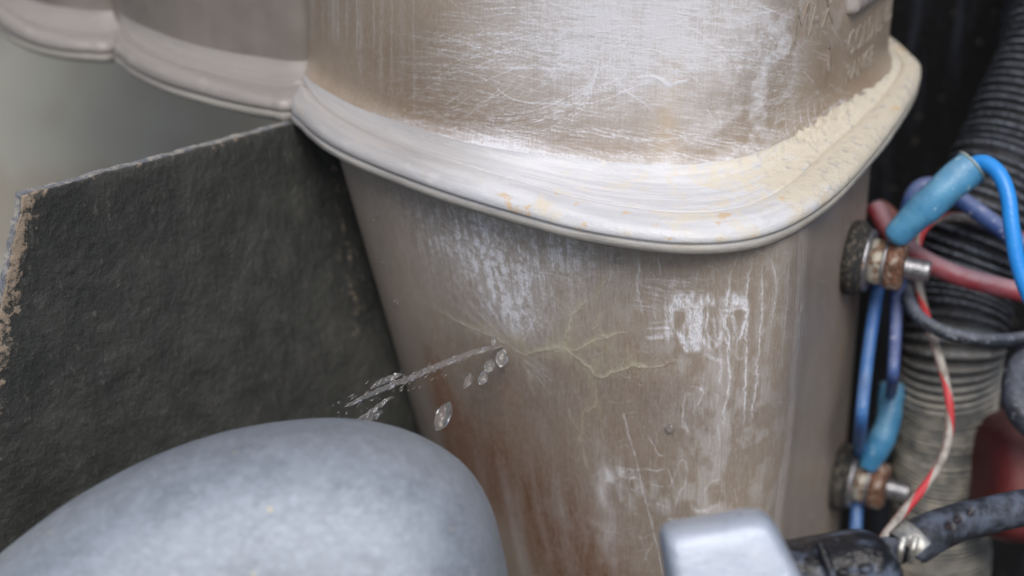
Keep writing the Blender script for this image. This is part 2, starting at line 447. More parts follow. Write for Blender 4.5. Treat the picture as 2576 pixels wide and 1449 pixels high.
haze = cl.field([(1850, 1000, 12, 16, .30), (1820, 1150, 14, 12, .35), (1560, 1220, 12, 8, .35), (1500, 1180, 8, 7, .32), (1700, 900, 10, 9, .25), (1730, 1300, 12, 9, .35), (1480, 1330, 9, 9, .32), (1900, 1250, 10, 14, .28), (1560, 750, 10, 8, .16), (1960, 700, 5, 30, .14), (1330, 1250, 10, 14, .12)])
cl.white += haze * np.clip((n_b - .40) * 4, 0, 1) * (.25 + .85 * n_v)
cl.white += .05 * n_v + .02 + .10 * np.clip((vnoise(H, W, 30, 5, 61, 4) - .5) * 4, 0, 1) * vnoise(H, W, 150, 90, 62, 3)
# seam band between the front and the side face
seamL = [(2012, 560), (2006, 680), (2000, 800), (1990, 930), (1986, 1000), (1978, 1090), (1962, 1200), (1945, 1320), (1930, 1449)]
for o, s_, a in ((0, 1.2, .45), (5, 4, .34), (12, 4, .36), (19, 4, .34), (25, 1.0, .3)):
    cl.stroke([(x + o * (1 if y < 950 else .7), y) for x, y in seamL], s_, a, wob=1.0, seed=o, fade=False)
def L3(pts): return [(1533.5 + x * .3087, 639 + y * .3087) for x, y in pts]
for pts, s_, a in (([(975, 90), (985, 150), (970, 300), (960, 420), (945, 560), (975, 700), (960, 850), (985, 1000), (960, 1150), (930, 1300), (918, 1449)], 1.4, .6),
                   ([(1158, 40), (1125, 220), (1112, 380), (1120, 560), (1105, 700), (1115, 860), (1108, 1000), (1100, 1200), (1090, 1449)], 1.3, .75),
                   ([(1255, 60), (1240, 200), (1240, 420), (1232, 600), (1215, 760), (1198, 900), (1200, 1030), (1175, 1180), (1150, 1300), (1160, 1449)], 1.4, .6),
                   ([(1275, 0), (1320, 70), (1355, 220), (1352, 330), (1340, 420), (1310, 600), (1300, 700)], 1.2, .4),
                   ([(1450, 0), (1455, 150), (1440, 400), (1420, 600), (1405, 800), (1395, 1000)], 1.1, .35),
                   ([(900, 560), (905, 800), (900, 1100)], 3.2, .3), ([(220, 0), (215, 120), (200, 300), (235, 520)], 1.3, .4), ([(840, 120), (842, 260)], 1.2, .3), ([(705, 130), (700, 250)], 1.0, .25)):
    cl.stroke(L3(pts), s_, a * 1.25, wob=1.4, seed=int(pts[0][0])); cl.stroke(L3([(x - 12, y) for x, y in pts]), 5, a * .28, wob=2, seed=3)
# the square white scuffed patch
def P_(pts, s_, a, w=1.2): cl.stroke(L3(pts), s_, a, wob=w, seed=int(pts[0][0] * 3 + pts[0][1]))
for k in range(9): P_([(425 + k * 9, 330 + rnd.uniform(0, 90)), (428 + k * 8.5, 500), (418 + k * 9, 640 + rnd.uniform(0, 110))], 1.8, .42)
for k in range(34):
    x = rnd.uniform(470, 1130); P_([(x, 330 + rnd.uniform(-45, 30)), (x + rnd.uniform(-15, 25), 375), (x + rnd.uniform(-30, 50), 400 + rnd.uniform(0, 80))], rnd.choice((2, 3.2, 4.2)), rnd.uniform(.25, .55), 2)
for k in range(26):
    x = rnd.gauss(690, 50); P_([(x, 420 + rnd.uniform(-30, 30)), (x + rnd.uniform(-20, 30), 560), (x + rnd.uniform(-60, 20), 700 + rnd.uniform(-20, 60))], rnd.choice((1.4, 2.4, 3.6)), rnd.uniform(.2, .5), 2)
for k in range(14):
    x = 590 + k * 11; P_([(x, 680), (x + 8, 740), (640 + k * 5, 800)], rnd.choice((1.6, 2.6)), rnd.uniform(.3, .6), 1.5)
for k in range(22):
    x = rnd.uniform(740, 1000); P_([(x, 450 + rnd.uniform(-40, 40)), (x + rnd.uniform(-70, 70), 620), (x + rnd.uniform(-60, 90), 790 + rnd.uniform(-50, 70))], rnd.choice((1.1, 1.6, 2.6)), rnd.uniform(.2, .5))
for k in range(6): P_([(1135 - k * 2, 440), (1095, 580 - k * 6), (1045 + k * 3, 710)], 1.5, .6)
P_([(890, 468), (1000, 450), (1130, 440)], 2.4, .6); P_([(1010, 400), (1070, 400), (1120, 415)], 5, .5)
for k in range(7): P_([(500 + k * 7, 610), (545 + k * 8, 690), (600 + k * 3, 810)], 2, .5)
for y, x0, x1, a in ((602, 250, 480, .55), (612, 330, 500, .5), (655, 300, 500, .5), (672, 240, 480, .7), (690, 250, 440, .6), (640, 330, 470, .4), (560, 300, 420, .3)):
    P_([(x0, y), ((x0 + x1) / 2, y - 6), (x1, y - 12)], 1.5, a, .8)
P_([(760, 800), (840, 850), (900, 870), (915, 860)], 3, .6); P_([(960, 760), (1010, 800), (1060, 860), (1100, 840)], 2.4, .4)
for x, y in ((600, 255), (500, 225), (480, 260), (740, 1110), (880, 1160), (870, 1190), (850, 1150), (1200, 1060), (1250, 630), (1260, 245), (1255, 430), (1000, 1020), (1560, 430), (620, 1130), (730, 1090)):
    P_([(x - 9, y - 6), (x, y + 5), (x + 12, y + 2)], 4, .5, 2)
P_([(590, 1130), (570, 1250), (565, 1400), (590, 1449)], 1.6, .45); P_([(760, 1120), (720, 1200), (680, 1250)], 1.5, .4); P_([(610, 1080), (700, 1090), (760, 1120)], 1.5, .35)
# cracks round the leak
def K(pts): return [(831 + x * .397, 639 + y * .397) for x, y in pts]
CR = [([(1070, 578), (1150, 602), (1230, 582), (1330, 568), (1400, 572), (1450, 605), (1510, 660), (1580, 712), (1610, 752), (1660, 760), (1720, 736), (1800, 730), (1860, 692), (1920, 712), (2000, 716), (2090, 706), (2145, 680)], 1.6, .95),
      ([(1330, 592), (1430, 600), (1470, 640)], 1.4, .5),
      ([(1400, 580), (1480, 590), (1560, 555), (1640, 520), (1730, 507), (1830, 488)], 1.3, .8),
      ([(1390, 572), (1422, 500), (1452, 440), (1480, 370), (1560, 300), (1602, 240)], 1.5, .7), ([(1420, 500), (1440, 520), (1455, 430)], 1.2, .4),
      ([(1600, 480), (1650, 402), (1662, 370)], 1.1, .6), ([(1630, 310), (1700, 170), (1722, 120)], 1.1, .5), ([(1480, 370), (1420, 310), (1390, 280)], 1.0, .4),
      ([(1070, 575), (1000, 522), (920, 482), (830, 440), (740, 402), (610, 330)], 2.4, .55), ([(830, 440), (800, 340), (740, 240), (690, 160)], 1.8, .3),
      ([(1612, 752), (1602, 830), (1590, 930), (1502, 982), (1490, 1060), (1478, 1200), (1520, 1380), (1535, 1449)], 1.5, .5),
      ([(1600, 930), (1642, 1042), (1660, 1080)], 1.2, .35), ([(1130, 660), (1160, 760), (1188, 880)], 1.8, .4), ([(1390, 960), (1450, 1060), (1480, 1100)], 1.4, .35),
      ([(1180, 640), (1260, 620), (1330, 640)], 2.2, .2)]
for i, (p, s_, a) in enumerate(CR):
    cl.stroke(K(p), s_ * .75, a * .72, 'ochre', wob=2.6, seed=i, fade=False); cl.stroke(K([(x + 2, y + 7) for x, y in p]), 1.3, a * .75, 'amb', wob=2.6, seed=i, fade=False); cl.stroke(K(p), s_ * .5, a * .35, 'white', wob=2.6, seed=i)
    for k in range(4): cl.stroke(K([(x + rnd.uniform(-10, 10), y + rnd.uniform(-9, 9)) for x, y in p]), .9, a * .30, 'ochre', wob=3, seed=i * 9 + k)
    cl.stroke(K([(x, y - 8) for x, y in p]), 6, a * .28, 'ochre', wob=3, seed=i); cl.stroke(K(p), 3, a * .3, 'ochre', wob=3, seed=i + 40)
for k in range(150):
    x = rnd.gauss(1880, 120); y = rnd.gauss(710, 55) + abs(x - 1880) * .05
    cl.stroke(K([(x, y), (x + rnd.uniform(-8, 12), y + rnd.uniform(-3, 4))]), 1.1, rnd.uniform(.3, .9), 'ochre')
cl.stroke(K([(1840, 680), (1870, 695), (1930, 712)]), 3, .8, 'ochre')
n_e = np.clip((vnoise(H, W, 26, 20, 51, 5) - .40) * 4, 0, 1)
cl.ochre += cl.field([(1265, 865, 6, 4, .75), (1190, 825, 7, 3, .45), (1330, 862, 9, 2.2, .75), (1400, 860, 6, 3, .55), (1450, 905, 6, 6, .4), (1420, 800, 6, 9, .4), (1540, 900, 10, 5, .22), (1520, 850, 9, 4, .18), (1150, 790, 9, 5, .18), (1460, 960, 3, 9, .30), (1600, 905, 10, 3, .30), (1470, 1030, 9, 8, .14)]) * (.15 + .6 * n_e)
cl.amb += cl.field([(1110, 860, 10, 7, .28), (1200, 850, 6, 5, .2), (1370, 900, 7, 6, .35), (1560, 860, 8, 5, .35), (1600, 960, 16, 9, .30)]) * .6
cl.stroke([(1240, 655), (1300, 670), (1390, 690), (1440, 700)], 1.4, .3, wob=1); cl.stroke([(1130, 640), (1190, 655), (1260, 668)], 1.2, .3, wob=1)
def M(pts): return [(1150 + x * .2977, 1022.5 + y * .2977) for x, y in pts]
cl.stroke(M([(1310, 40), (1345, 200), (1400, 380), (1450, 600), (1500, 800), (1570, 1050), (1660, 1430)]), 1.4, .65, wob=.8, fade=False)
cl.stroke(M([(1310, 60), (1500, 52), (1700, 55)]), 1.4, .3, 'amb')
for p, s_, a in (([(1530, 230), (1600, 330), (1630, 395), (1700, 408)], 1.6, .6), ([(1475, 500), (1600, 520), (1700, 515)], 1.5, .6), ([(1540, 632), (1600, 650), (1690, 665)], 1.5, .5),
                 ([(1780, 970), (1790, 850), (1830, 730), (1900, 640), (1910, 520), (1880, 450), (1820, 480), (1800, 560), (1720, 680), (1700, 560)], 1.6, .35), ([(1450, 1270), (1500, 1200), (1560, 1110)], 1.1, .5),
                 ([(1720, 500), (1750, 600), (1780, 700)], 1.3, .5), ([(1940, 820), (2000, 880), (2090, 890), (2120, 920)], 3.5, .5), ([(1700, 950), (1740, 940), (1790, 1000)], 3, .55), ([(2090, 870), (2220, 825)], 3, .4),
                 ([(1580, 790), (1660, 820), (1740, 860)], 1.2, .4), ([(2250, 600), (2120, 660), (2060, 760)], 1.4, .35), ([(1910, 130), (1900, 160), (1940, 240)], 2.4, .5)):
    cl.stroke(M(p), s_, a, wob=1.2, seed=int(p[0][1]))
for k in range(11):
    cl.stroke(M([(1170 + k * 4, 465 + k * 7), (1300, 490 + k * 8), (1440 - k * 3, 520 + k * 7)]), 1.4, rnd.uniform(.15, .4), wob=1, seed=k)
cl.stroke(M([(1385 + 52 * math.cos(a), 625 + 56 * math.sin(a)) for a in np.linspace(0, 6.3, 16)]), 1.8, .35)
cl.stroke(M([(1050, 460), (1080, 600), (1060, 740), (1100, 820)]), 9, .4, wob=3); cl.stroke(M([(1090, 420), (1130, 560), (1180, 620)]), 6, .35, wob=3)
for k in range(420):                                                    # fine random nicks all over
    x, y = rnd.uniform(1300, 2000), rnd.uniform(620, 1440); a = rnd.choice((rnd.gauss(90, 10), rnd.gauss(10, 15))); L = rnd.uniform(8, 60)
    cl.stroke([(x, y), (x + L * math.cos(R(a)), y + L * math.sin(R(a)))], rnd.choice((.6, .9)), rnd.uniform(.06, .34) * (1 if x > 1450 else .5), wob=1, seed=k)
arc_family(cl, 60, (1580, 700, 1760, 780), 12, 8, (20, 90), 0, (.8, 1.2), (.1, .3))
# amber glow through the wall low on the left, painted into its colour, with streaks
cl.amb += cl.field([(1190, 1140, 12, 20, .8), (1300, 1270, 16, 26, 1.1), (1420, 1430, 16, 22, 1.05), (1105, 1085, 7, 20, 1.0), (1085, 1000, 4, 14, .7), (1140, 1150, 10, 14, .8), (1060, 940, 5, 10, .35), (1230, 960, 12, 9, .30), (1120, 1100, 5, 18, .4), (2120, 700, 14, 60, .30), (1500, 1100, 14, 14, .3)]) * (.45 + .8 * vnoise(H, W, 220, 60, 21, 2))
for k in range(26):
    x = rnd.uniform(1100, 1480); y = rnd.uniform(950, 1250)
    cl.stroke([(x, y), (x + 18, y + 130), (x + 50, y + 320)], rnd.choice((9, 14, 20)), rnd.uniform(.06, .16), 'white' if k % 2 else 'amb', wob=2, seed=k)
# runs of drops below the flange: clear wet spots in the white bloom
for k in range(46):
    x, y = rnd.gauss(1290, 120), rnd.uniform(560, 800)
    cl.stroke([(x, y), (x + rnd.uniform(-2, 2), y + rnd.uniform(6, 26))], rnd.choice((4, 6, 8)), .6, 'clear')
for k in range(60):
    x, y = rnd.uniform(2040, 2190), rnd.uniform(560, 1420); cl.stroke([(x, y), (x + rnd.uniform(-14, 14), y + rnd.uniform(-20, 20))], rnd.choice((.9, 1.8)), rnd.uniform(.15, .45), wob=1, seed=k)
for x0, a in ((2188, .45), (2207, .35), (2172, .15)):
    cl.stroke([(x0, 420), (x0 - 8, 560), (x0 - 16, 760), (x0 - 36, 1050), (x0 - 60, 1400)], 1.6, a, wob=.8, seed=x0)
img_lo = cl.finish("lower_wall_wear_glow")

def wall_material(name, img, base, tint, ochre):
    m = NT(name)
    tx = m.n("ShaderNodeTexImage"); tx.image = img; tx.extension = 'CLIP'; tx.interpolation = 'Cubic'
    uvn = m.n("ShaderNodeUVMap"); m.link(uvn.outputs[0], tx.inputs[0])
    sep = m.n("ShaderNodeSeparateColor"); m.link(tx.outputs[0], sep.inputs[0])
    big = m.noise(18, 5, .6)
    var = m.mix(m.ramp(big, .35, .68), base, tuple(c * k for c, k in zip(base, (.80, .82, .86))))
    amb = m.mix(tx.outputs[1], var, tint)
    streak = m.noise(1.0, 5, .6, src=m.mapped(scale=(420, 420, 18)))
    amb = m.mix(m.ramp(streak, .42, .78, 0, .14), amb, lin(176, 166, 156))
    mic = m.noise(1.0, 5, .7, src=m.mapped(scale=(1700, 1700, 520)))
    amb = m.mix(m.ramp(mic, .42, .72, 0, .26), amb, lin(196, 188, 180)); amb = m.mix(m.ramp(mic, .25, .42, .28, 0), amb, lin(100, 84, 70))
    c = m.mix(sep.outputs[1], amb, ochre)
    c = m.mix(sep.outputs[0], c, lin(228, 228, 232))
    m.set(Base_Color=c, Roughness=m.ramp(sep.outputs[0], 0, .8, .30, .62), Specular_IOR_Level=.45)
    m.set(Subsurface_Weight=.25, Subsurface_Radius=(1.0, .86, .70), Subsurface_Scale=.004)
    f = m.noise(1.0, 4, .6, src=m.mapped(scale=(1500, 1500, 220)))
    b1 = m.bump(m.noise(45, 5, .6), .0012, .35)
    b2 = m.bump(mic, .00022, .55, m.bump(f, .00022, .6, b1))
    m.bump(sep.outputs[2], .0005, .7, b2)
    return m.m
M_up = wall_material("aged_plastic_upper", img_up, lin(176, 160, 142), lin(132, 108, 84), lin(206, 180, 140))
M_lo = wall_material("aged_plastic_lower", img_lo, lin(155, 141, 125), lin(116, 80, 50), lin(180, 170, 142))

# ------------------------------------------------------------------ flange material
def flange_material():
    m = NT("chalky_flange_plastic")
    dust = m.attr("dust"); rim = m.attr("rim"); chalk = m.attr("chalk"); crust = m.attr("crust")
    uvn = m.n("ShaderNodeUVMap").outputs[0]
    st = m.noise(1.0, 6, .68, src=m.mapped(uvn, scale=(26, 900, 1)))
    st2 = m.noise(1.0, 5, .65, src=m.mapped(uvn, scale=(150, 420, 1)))
    n2 = m.noise(75, 6, .68); n3 = m.noise(1100, 4, .7); n4 = m.noise(330, 6, .72)
    base = m.mix(chalk, lin(150, 145, 141), lin(217, 218, 221))
    base = m.mix(m.ramp(st, .38, .64, 0, .6), base, m.mix(chalk, lin(134, 130, 126), lin(184, 186, 191)))
    base = m.mix(m.ramp(st2, .55, .72, 0, .5), base, m.mix(chalk, lin(165, 160, 156), lin(230, 229, 230)))
    d1 = m.math('ADD', m.math('MULTIPLY', st2, m.math('MULTIPLY', chalk, .5)), m.math('ADD', m.math('MULTIPLY', n2, .5), m.math('MULTIPLY', dust, .26)))
    c = m.mix(m.ramp(d1, .555, .70, 0, .85), base, lin(216, 207, 186))
    rustspot = m.ramp(m.math('ADD', m.noise(190, 4, .6), m.math('MULTIPLY', st, .2)), .70, .78)
    c = m.mix(m.math('MULTIPLY', rustspot, m.math('MULTIPLY', rim, m.math('MULTIPLY', chalk, .6))), c, lin(212, 176, 118))
    c = m.mix(m.math('MULTIPLY', crust, m.ramp(n4, .42, .60)), c, lin(204, 190, 166))
    c = m.mix(m.math('MULTIPLY', m.ramp(n4, .53, .64), m.ramp(dust, .3, 1, .03, .45)), c, lin(142, 146, 158))
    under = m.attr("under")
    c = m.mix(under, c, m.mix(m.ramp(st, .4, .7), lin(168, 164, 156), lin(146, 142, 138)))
    m.set(Base_Color=c, Roughness=m.ramp(rim, 0, 1, .5, .30), Specular_IOR_Level=.5, Subsurface_Weight=.35, Subsurface_Radius=(1, .85, .7), Subsurface_Scale=.003)
    b = m.bump(n3, .0002, .6)
    b = m.bump(m.math('MULTIPLY', n4, m.math('ADD', dust, .12)), .0008, .8, b)
    b = m.bump(st, .0004, .5, b)
    m.bump(n2, .0008, .5, b)
    return m.m
M_fl = flange_material()

tank = empty("coolant_tank", (TC[0], TC[1], BOTZ), "weathered translucent brown plastic coolant tank with a pale welded seam, cracked and leaking", "coolant tank")

def loft(name, rings, mat, parent, uvf=None, attrs=None, smooth=True):
    V = np.vstack(rings)
    return mesh_obj(name, V, grid_faces(len(rings), len(rings[0])), mat, parent, uvs=uvf, attrs=attrs)
# upper shell
zs = np.r_[ZF - .001, ZF + .001, ZF + .0025, ZF + .004, ZF + .0055, ZF + .0075, np.linspace(ZF + .010, TOPZ, 46)]
rings = []; uvs = []
for z in zs:
    k = np.clip(1 - (z - ZF) / .0075, 0, 1) ** 2.4 * .0030
    rings.append(np.c_[Wo + Nw * k, np.full(NTH, z)])
    uvs.append(np.c_[arcU / UL, np.full(NTH, (z - ZF) / (TOPZ - ZF))])
for k in (.9, .6, .2):                                                  # rounded shoulder and roof of the tank
    rings.append(np.c_[TC + (Wo - TC) * k, np.full(NTH, TOPZ + .02 * (1 - k * k) + .004)]); uvs.append(np.c_[arcU / UL, np.full(NTH, 2.0)])
loft("upper_shell", rings, M_up, tank, np.vstack(uvs))
# lower shell
zs = np.linspace(ZF - .004, BOTZ, 60)
rings = [np.c_[low_at(z), np.full(NTH, z)] for z in zs]
uvs = [np.c_[arcL / LL, np.full(NTH, (z + .125) / (ZF - .004 + .125))] for z in zs]
for k in (.93, .5, .1): rings.append(np.c_[TC + (low_at(BOTZ) - TC) * k, np.full(NTH, BOTZ - .004)]); uvs.append(uvs[-1])
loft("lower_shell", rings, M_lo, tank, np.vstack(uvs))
# flange
def flange(name, foot, ridge, N, low, ctr, parent, dustf, chalkf, crustf=None):
    n = len(foot); rings = []; rim = []; und = []; cr = []; vv = []
    crustf = np.zeros(n) if crustf is None else crustf
    wob = (vnoise(1, n, 1, 26, 31, 3)[0] - .5)
    arc = np.r_[0, np.cumsum(np.linalg.norm(np.diff(ridge, axis=0), axis=1))]
    fl = np.linalg.norm(ridge - foot, axis=1)
    def add(P, z, r, u=0, c=0, across=0.0):
        rings.append(np.c_[P, (np.full(n, z) if np.isscalar(z) else z)]); rim.append(np.full(n, r)); und.append(np.full(n, u)); cr.append(crustf * c); vv.append(np.c_[arc, np.full(n, across)])
    L1 = vnoise(24, n, 2.2, 5, 33, 3)
    K_ = 22
    ins = np.minimum(.0086, .52 * fl)[:, None]; tm = (1 - ins[:, 0] / fl)
    for i, t0_ in enumerate(np.linspace(0, .97, K_)):
        t = t0_ * tm
        edge = np.clip(1 - abs(t0_ - .15) * 2.0, 0, 1)
        lump = crustf * edge * np.clip(L1[i] - .30, 0, 1) * .0015 + dustf * (L1[i] - .5) * .0004
        z = ZF + .0042 * np.exp(-t * fl / .0028) - .0006 * t0_ + lump
        add(foot + (ridge - foot) * t[:, None], z, 0, 0, edge, t0_ * .011)
    add(foot + (ridge - foot) * tm[:, None], ZF - .0024, .2, 0, 0, .0112)
    for a in np.linspace(0.04, 1, 18):                                    # the rounded bead
        th = a * math.pi
        ex = ridge + N * .0011 - (foot + (ridge - foot) * tm[:, None]); P = foot + (ridge - foot) * tm[:, None] + ex * (.5 - .5 * math.cos(th))
        add(P, ZF + .0026 * math.sin(th) ** .8 * (1 - .25 * a) - .0014 - .0018 * a ** 1.6, 1, 0, 0, .012 + .004 * a)
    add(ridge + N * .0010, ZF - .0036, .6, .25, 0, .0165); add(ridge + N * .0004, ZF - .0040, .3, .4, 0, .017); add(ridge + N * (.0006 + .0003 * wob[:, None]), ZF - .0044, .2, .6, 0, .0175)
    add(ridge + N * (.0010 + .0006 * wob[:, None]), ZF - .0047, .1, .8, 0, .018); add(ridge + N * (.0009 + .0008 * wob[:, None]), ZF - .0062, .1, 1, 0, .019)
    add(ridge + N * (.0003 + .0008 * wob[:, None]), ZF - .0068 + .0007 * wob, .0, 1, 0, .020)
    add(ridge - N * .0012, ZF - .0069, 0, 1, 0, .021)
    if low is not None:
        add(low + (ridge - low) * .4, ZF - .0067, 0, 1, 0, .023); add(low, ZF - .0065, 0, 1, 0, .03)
    else:
        add(ctr + (ridge - ctr) * .8, ZF - .0067, 0, 1, 0, .03)
    k = len(rings)
    return loft(name, rings, M_fl, parent, np.vstack(vv), {"dust": np.tile(dustf, k), "chalk": np.tile(chalkf, k), "rim": np.concatenate(rim), "under": np.concatenate(und), "crust": np.concatenate(cr)})
th_n = (TH - R(285)) / R(60)
dust = np.clip(th_n, 0, 1) ** 1.2
dust = np.clip(dust * 1.15 + .30 * np.clip((TH - R(225)) / R(40), 0, 1), 0, 1)
chalk = np.clip((TH - R(205)) / R(38), 0, 1); chalk = .38 + .62 * chalk * chalk * (3 - 2 * chalk)
crust = np.clip((TH - R(322)) / R(14), 0, 1) * np.clip((R(372) - TH) / R(20), 0, 1)
flange("seam_flange", Wo, Or, No, Lo, TC, tank, dust, chalk, crust)

# rear lobes of the same tank, receding to the left
M_upr = NT("aged_plastic_rear"); 
_c = M_upr.mix(M_upr.ramp(M_upr.noise(30, 4, .6), .35, .7), lin(138, 131, 125), lin(116, 110, 104))
_c = M_upr.mix(M_upr.ramp(M_upr.noise(1, 4, .6, src=M_upr.mapped(scale=(200, 200, 14))), .5, .8, 0, .25), _c, lin(165, 156, 152))
M_upr.set(Base_Color=_c, Roughness=.5, Subsurface_Weight=.2, Subsurface_Radius=(1, .8, .6), Subsurface_Scale=.004)
def lobe(ridge_px, foot_px, ridge_w, foot_w, c, nm):
    c = np.array(c); th = np.linspace(0, 2 * np.pi, 360, endpoint=False) + R(100)
    O = polar(pz(ridge_px, ZF) + ridge_w, c, th); F = polar(pz(foot_px, ZF) + foot_w, c, th)
    N = noff(O)
    rings = [np.c_[F, np.full(360, z)] for z in np.linspace(ZF - .001, TOPZ - .01, 8)]
    rings += [np.c_[c + (F - c) * k, np.full(360, TOPZ - .01 + .01 * (1 - k))] for k in (.8, .3)]
    u = loft("rear_chamber", rings, M_upr.m, tank)
    f = flange("seam_flange", F, O, N, None, c, tank, np.full(360, .05), np.full(360, .0))
    return u, f
lobe([(292, 92), (312, 118), (345, 142), (420, 176), (520, 205), (600, 224), (680, 238), (735, 240)],
     [(288, 52), (320, 78), (370, 103), (460, 138), (560, 163), (660, 180), (770, 190)],
     [(-.045, .085), (-.04, .12), (-.055, .15), (-.09, .155), (-.112, .14)], [(-.045, .095), (-.045, .12), (-.06, .142), (-.09, .145), (-.104, .135)], (-.072, .118), "a")
lobe([(-60, -20), (0, 32), (60, 68), (130, 88), (220, 98), (295, 90)], [(-30, -40), (30, 8), (100, 38), (180, 54), (300, 58)],
     [(-.10, .15), (-.11, .185), (-.15, .20), (-.178, .18)], [(-.108, .15), (-.115, .178), (-.148, .188), (-.165, .175)], (-.138, .155), "b")

# moulded frame block at the top of the front right corner and raised lettering
M_emb = NT("moulded_plastic"); M_emb.set(Base_Color=M_emb.mix(M_emb.ramp(M_emb.noise(300, 4), .4, .7), lin(178, 172, 168), lin(140, 130, 122)), Roughness=.4)
M_emb.bump(M_emb.noise(500, 4), .0003, .6)
M_txt = NT("raised_letter_plastic"); M_txt.set(Base_Color=M_txt.mix(M_txt.ramp(M_txt.noise(500, 4), .4, .65), lin(178, 167, 156), lin(154, 142, 130)), Roughness=.34, Subsurface_Weight=.2, Subsurface_Scale=.003)
M_txt.bump(M_txt.noise(600, 4), .0002, .6)
def wall_pt(u, z, off):
    a = np.interp(u, arcU, TH)
    x, y = np.interp(a, TH, Wo[:, 0]), np.interp(a, TH, Wo[:, 1]); nx, ny = np.interp(a, TH, Nw[:, 0]), np.interp(a, TH, Nw[:, 1])
    return (x + nx * off, y + ny * off, z)
def u_at(px, py):
    q = cu.uv(px, py); return q[0] / RES, q[1] / RES + ZF
def word(text, px0, py0, hgt, width, off=.00020, name="raised_lettering", slope=0):
    u0, z0 = u_at(px0, py0)
    cv = bpy.data.curves.new("t", 'FONT'); cv.body = text; cv.size = 1; cv.extrude = .5; cv.resolution_u = 3; cv.bevel_depth = 0
    to = bpy.data.objects.new("t", cv); scene.collection.objects.link(to)
    dg = bpy.context.evaluated_depsgraph_get(); me = bpy.data.meshes.new_from_object(to.evaluated_get(dg))
    bm = bmesh.new(); bm.from_mesh(me)
    bmesh.ops.triangulate(bm, faces=bm.faces)
    bmesh.ops.remove_doubles(bm, verts=bm.verts, dist=1e-5)
    V = np.array([v.co[:] for v in bm.verts]); F = [[v.index for v in f.verts] for f in bm.faces]
    bpy.data.objects.remove(to)
    w = np.ptp(V[:, 0]); h = .72
    V[:, 0] = (V[:, 0] - V[:, 0].min()) / w * width; V[:, 1] = V[:, 1] / h * hgt
    out = [wall_pt(u0 + x, z0 + y + slope * x, off if z > 0 else -.0008) for x, y, z in V]
    return mesh_obj(name, out, F, M_txt.m, tank, smooth=False)
_m = u_at(1996, 104)[0]; word("MAX", 1996, 106, .0092, u_at(2094, 90)[0] - _m)
word("COLD LEVEL", 2130, 145, .0072, u_at(2226, 90)[0] - u_at(2130, 145)[0] + .006)
word("RANGE", 2126, 212, .0052, u_at(2192, 170)[0] - u_at(2126, 205)[0])
# short pointer stroke under MAX
def strip(uz, wid, off, nm, mat):
    C = cm(uz, 24); V = []; 
    T = np.gradient(C, axis=0); T /= np.linalg.norm(T, axis=1)[:, None]
    for i, (c, t) in enumerate(zip(C, T)):
        w = wid * (1 if i < 18 else (24 - i) / 7)
        for s_, o in ((-1, -.0003), (-.7, off), (.7, off), (1, -.0003)):
            V.append(wall_pt(c[0] - t[1] * w * s_, c[1] + t[0] * w * s_, o))
    return mesh_obj(nm, V, grid_faces(24, 4, False, True), mat, tank)
a0, a1 = u_at(2082, 122), u_at(2082, 182)
strip([a0, ((a0[0] + a1[0]) / 2 + .0002, (a0[1] + a1[1]) / 2), a1], .0007, .0006, "pointer_mark", M_txt.m)
# frame block
ub, zb = u_at(2124, 40); ue, _ = u_at(2230, 30)
V = []; nu = 60
prof = [(-.001, 0), (.0014, 0), (.0022, .0006), (.0024, .0016), (.0024, .022), (.0014, .0235), (-.001, .024)]
for i in range(nu):
    u = ub + (ue + .028 - ub) * i / (nu - 1); e = min(1, i / 3 + .0)
    for o, z in prof: V.append(wall_pt(u, zb + z + .0, -.001 + (o + .001) * e))
mesh_obj("label_frame", V, grid_faces(nu, len(prof), False, True), M_emb.m, tank)

# ================================================================== terminals on the side face
M_rub = NT("dusty_rubber"); M_rub.set(Base_Color=M_rub.mix(M_rub.ramp(M_rub.noise(900, 5, .7), .48, .70), lin(40, 40, 41), lin(128, 120, 104)), Roughness=.8)
M_rub.bump(M_rub.noise(1400, 5, .7), .0004, .8)
def metal(name, a, b, rust, rust_amt, rough=.38, metallic=.85, bumpd=.0003, sc=500):
    m = NT(name)
    n1 = m.noise(sc, 5, .6); n2 = m.noise(sc * .55, 5, .65)
    c = m.mix(m.ramp(n1, .35, .7), a, b)
    rm = m.ramp(n2, .62 - rust_amt * .3, .70 - rust_amt * .3)
    c = m.mix(rm, c, m.mix(m.ramp(m.noise(sc * 2, 4), .4, .6), rust, tuple(x * .45 for x in rust)))
    m.set(Base_Color=c, Roughness=m.math('ADD', m.math('MULTIPLY', rm, .4), rough), Metallic=m.math('MULTIPLY', m.math('SUBTRACT', 1.0, rm), metallic))
    m.bump(m.noise(sc * 1.6, 5, .7), bumpd, .8)
    return m.m
M_wash = metal("zinc_washer", lin(175, 175, 180), lin(135, 138, 142), lin(150, 110, 80), .05, .35)
M_nutA = metal("corroded_nut", lin(190, 185, 172), lin(150, 148, 140), lin(132, 104, 84), .40, .6, .35, .0006, 420)
M_nutB = metal("rusty_nut", lin(175, 165, 155), lin(140, 125, 112), lin(128, 92, 74), .62, .6, .3, .0006, 380)
M_thr = metal("bright_thread", lin(205, 205, 208), lin(160, 162, 165), lin(150, 120, 100), .0, .30, .9)
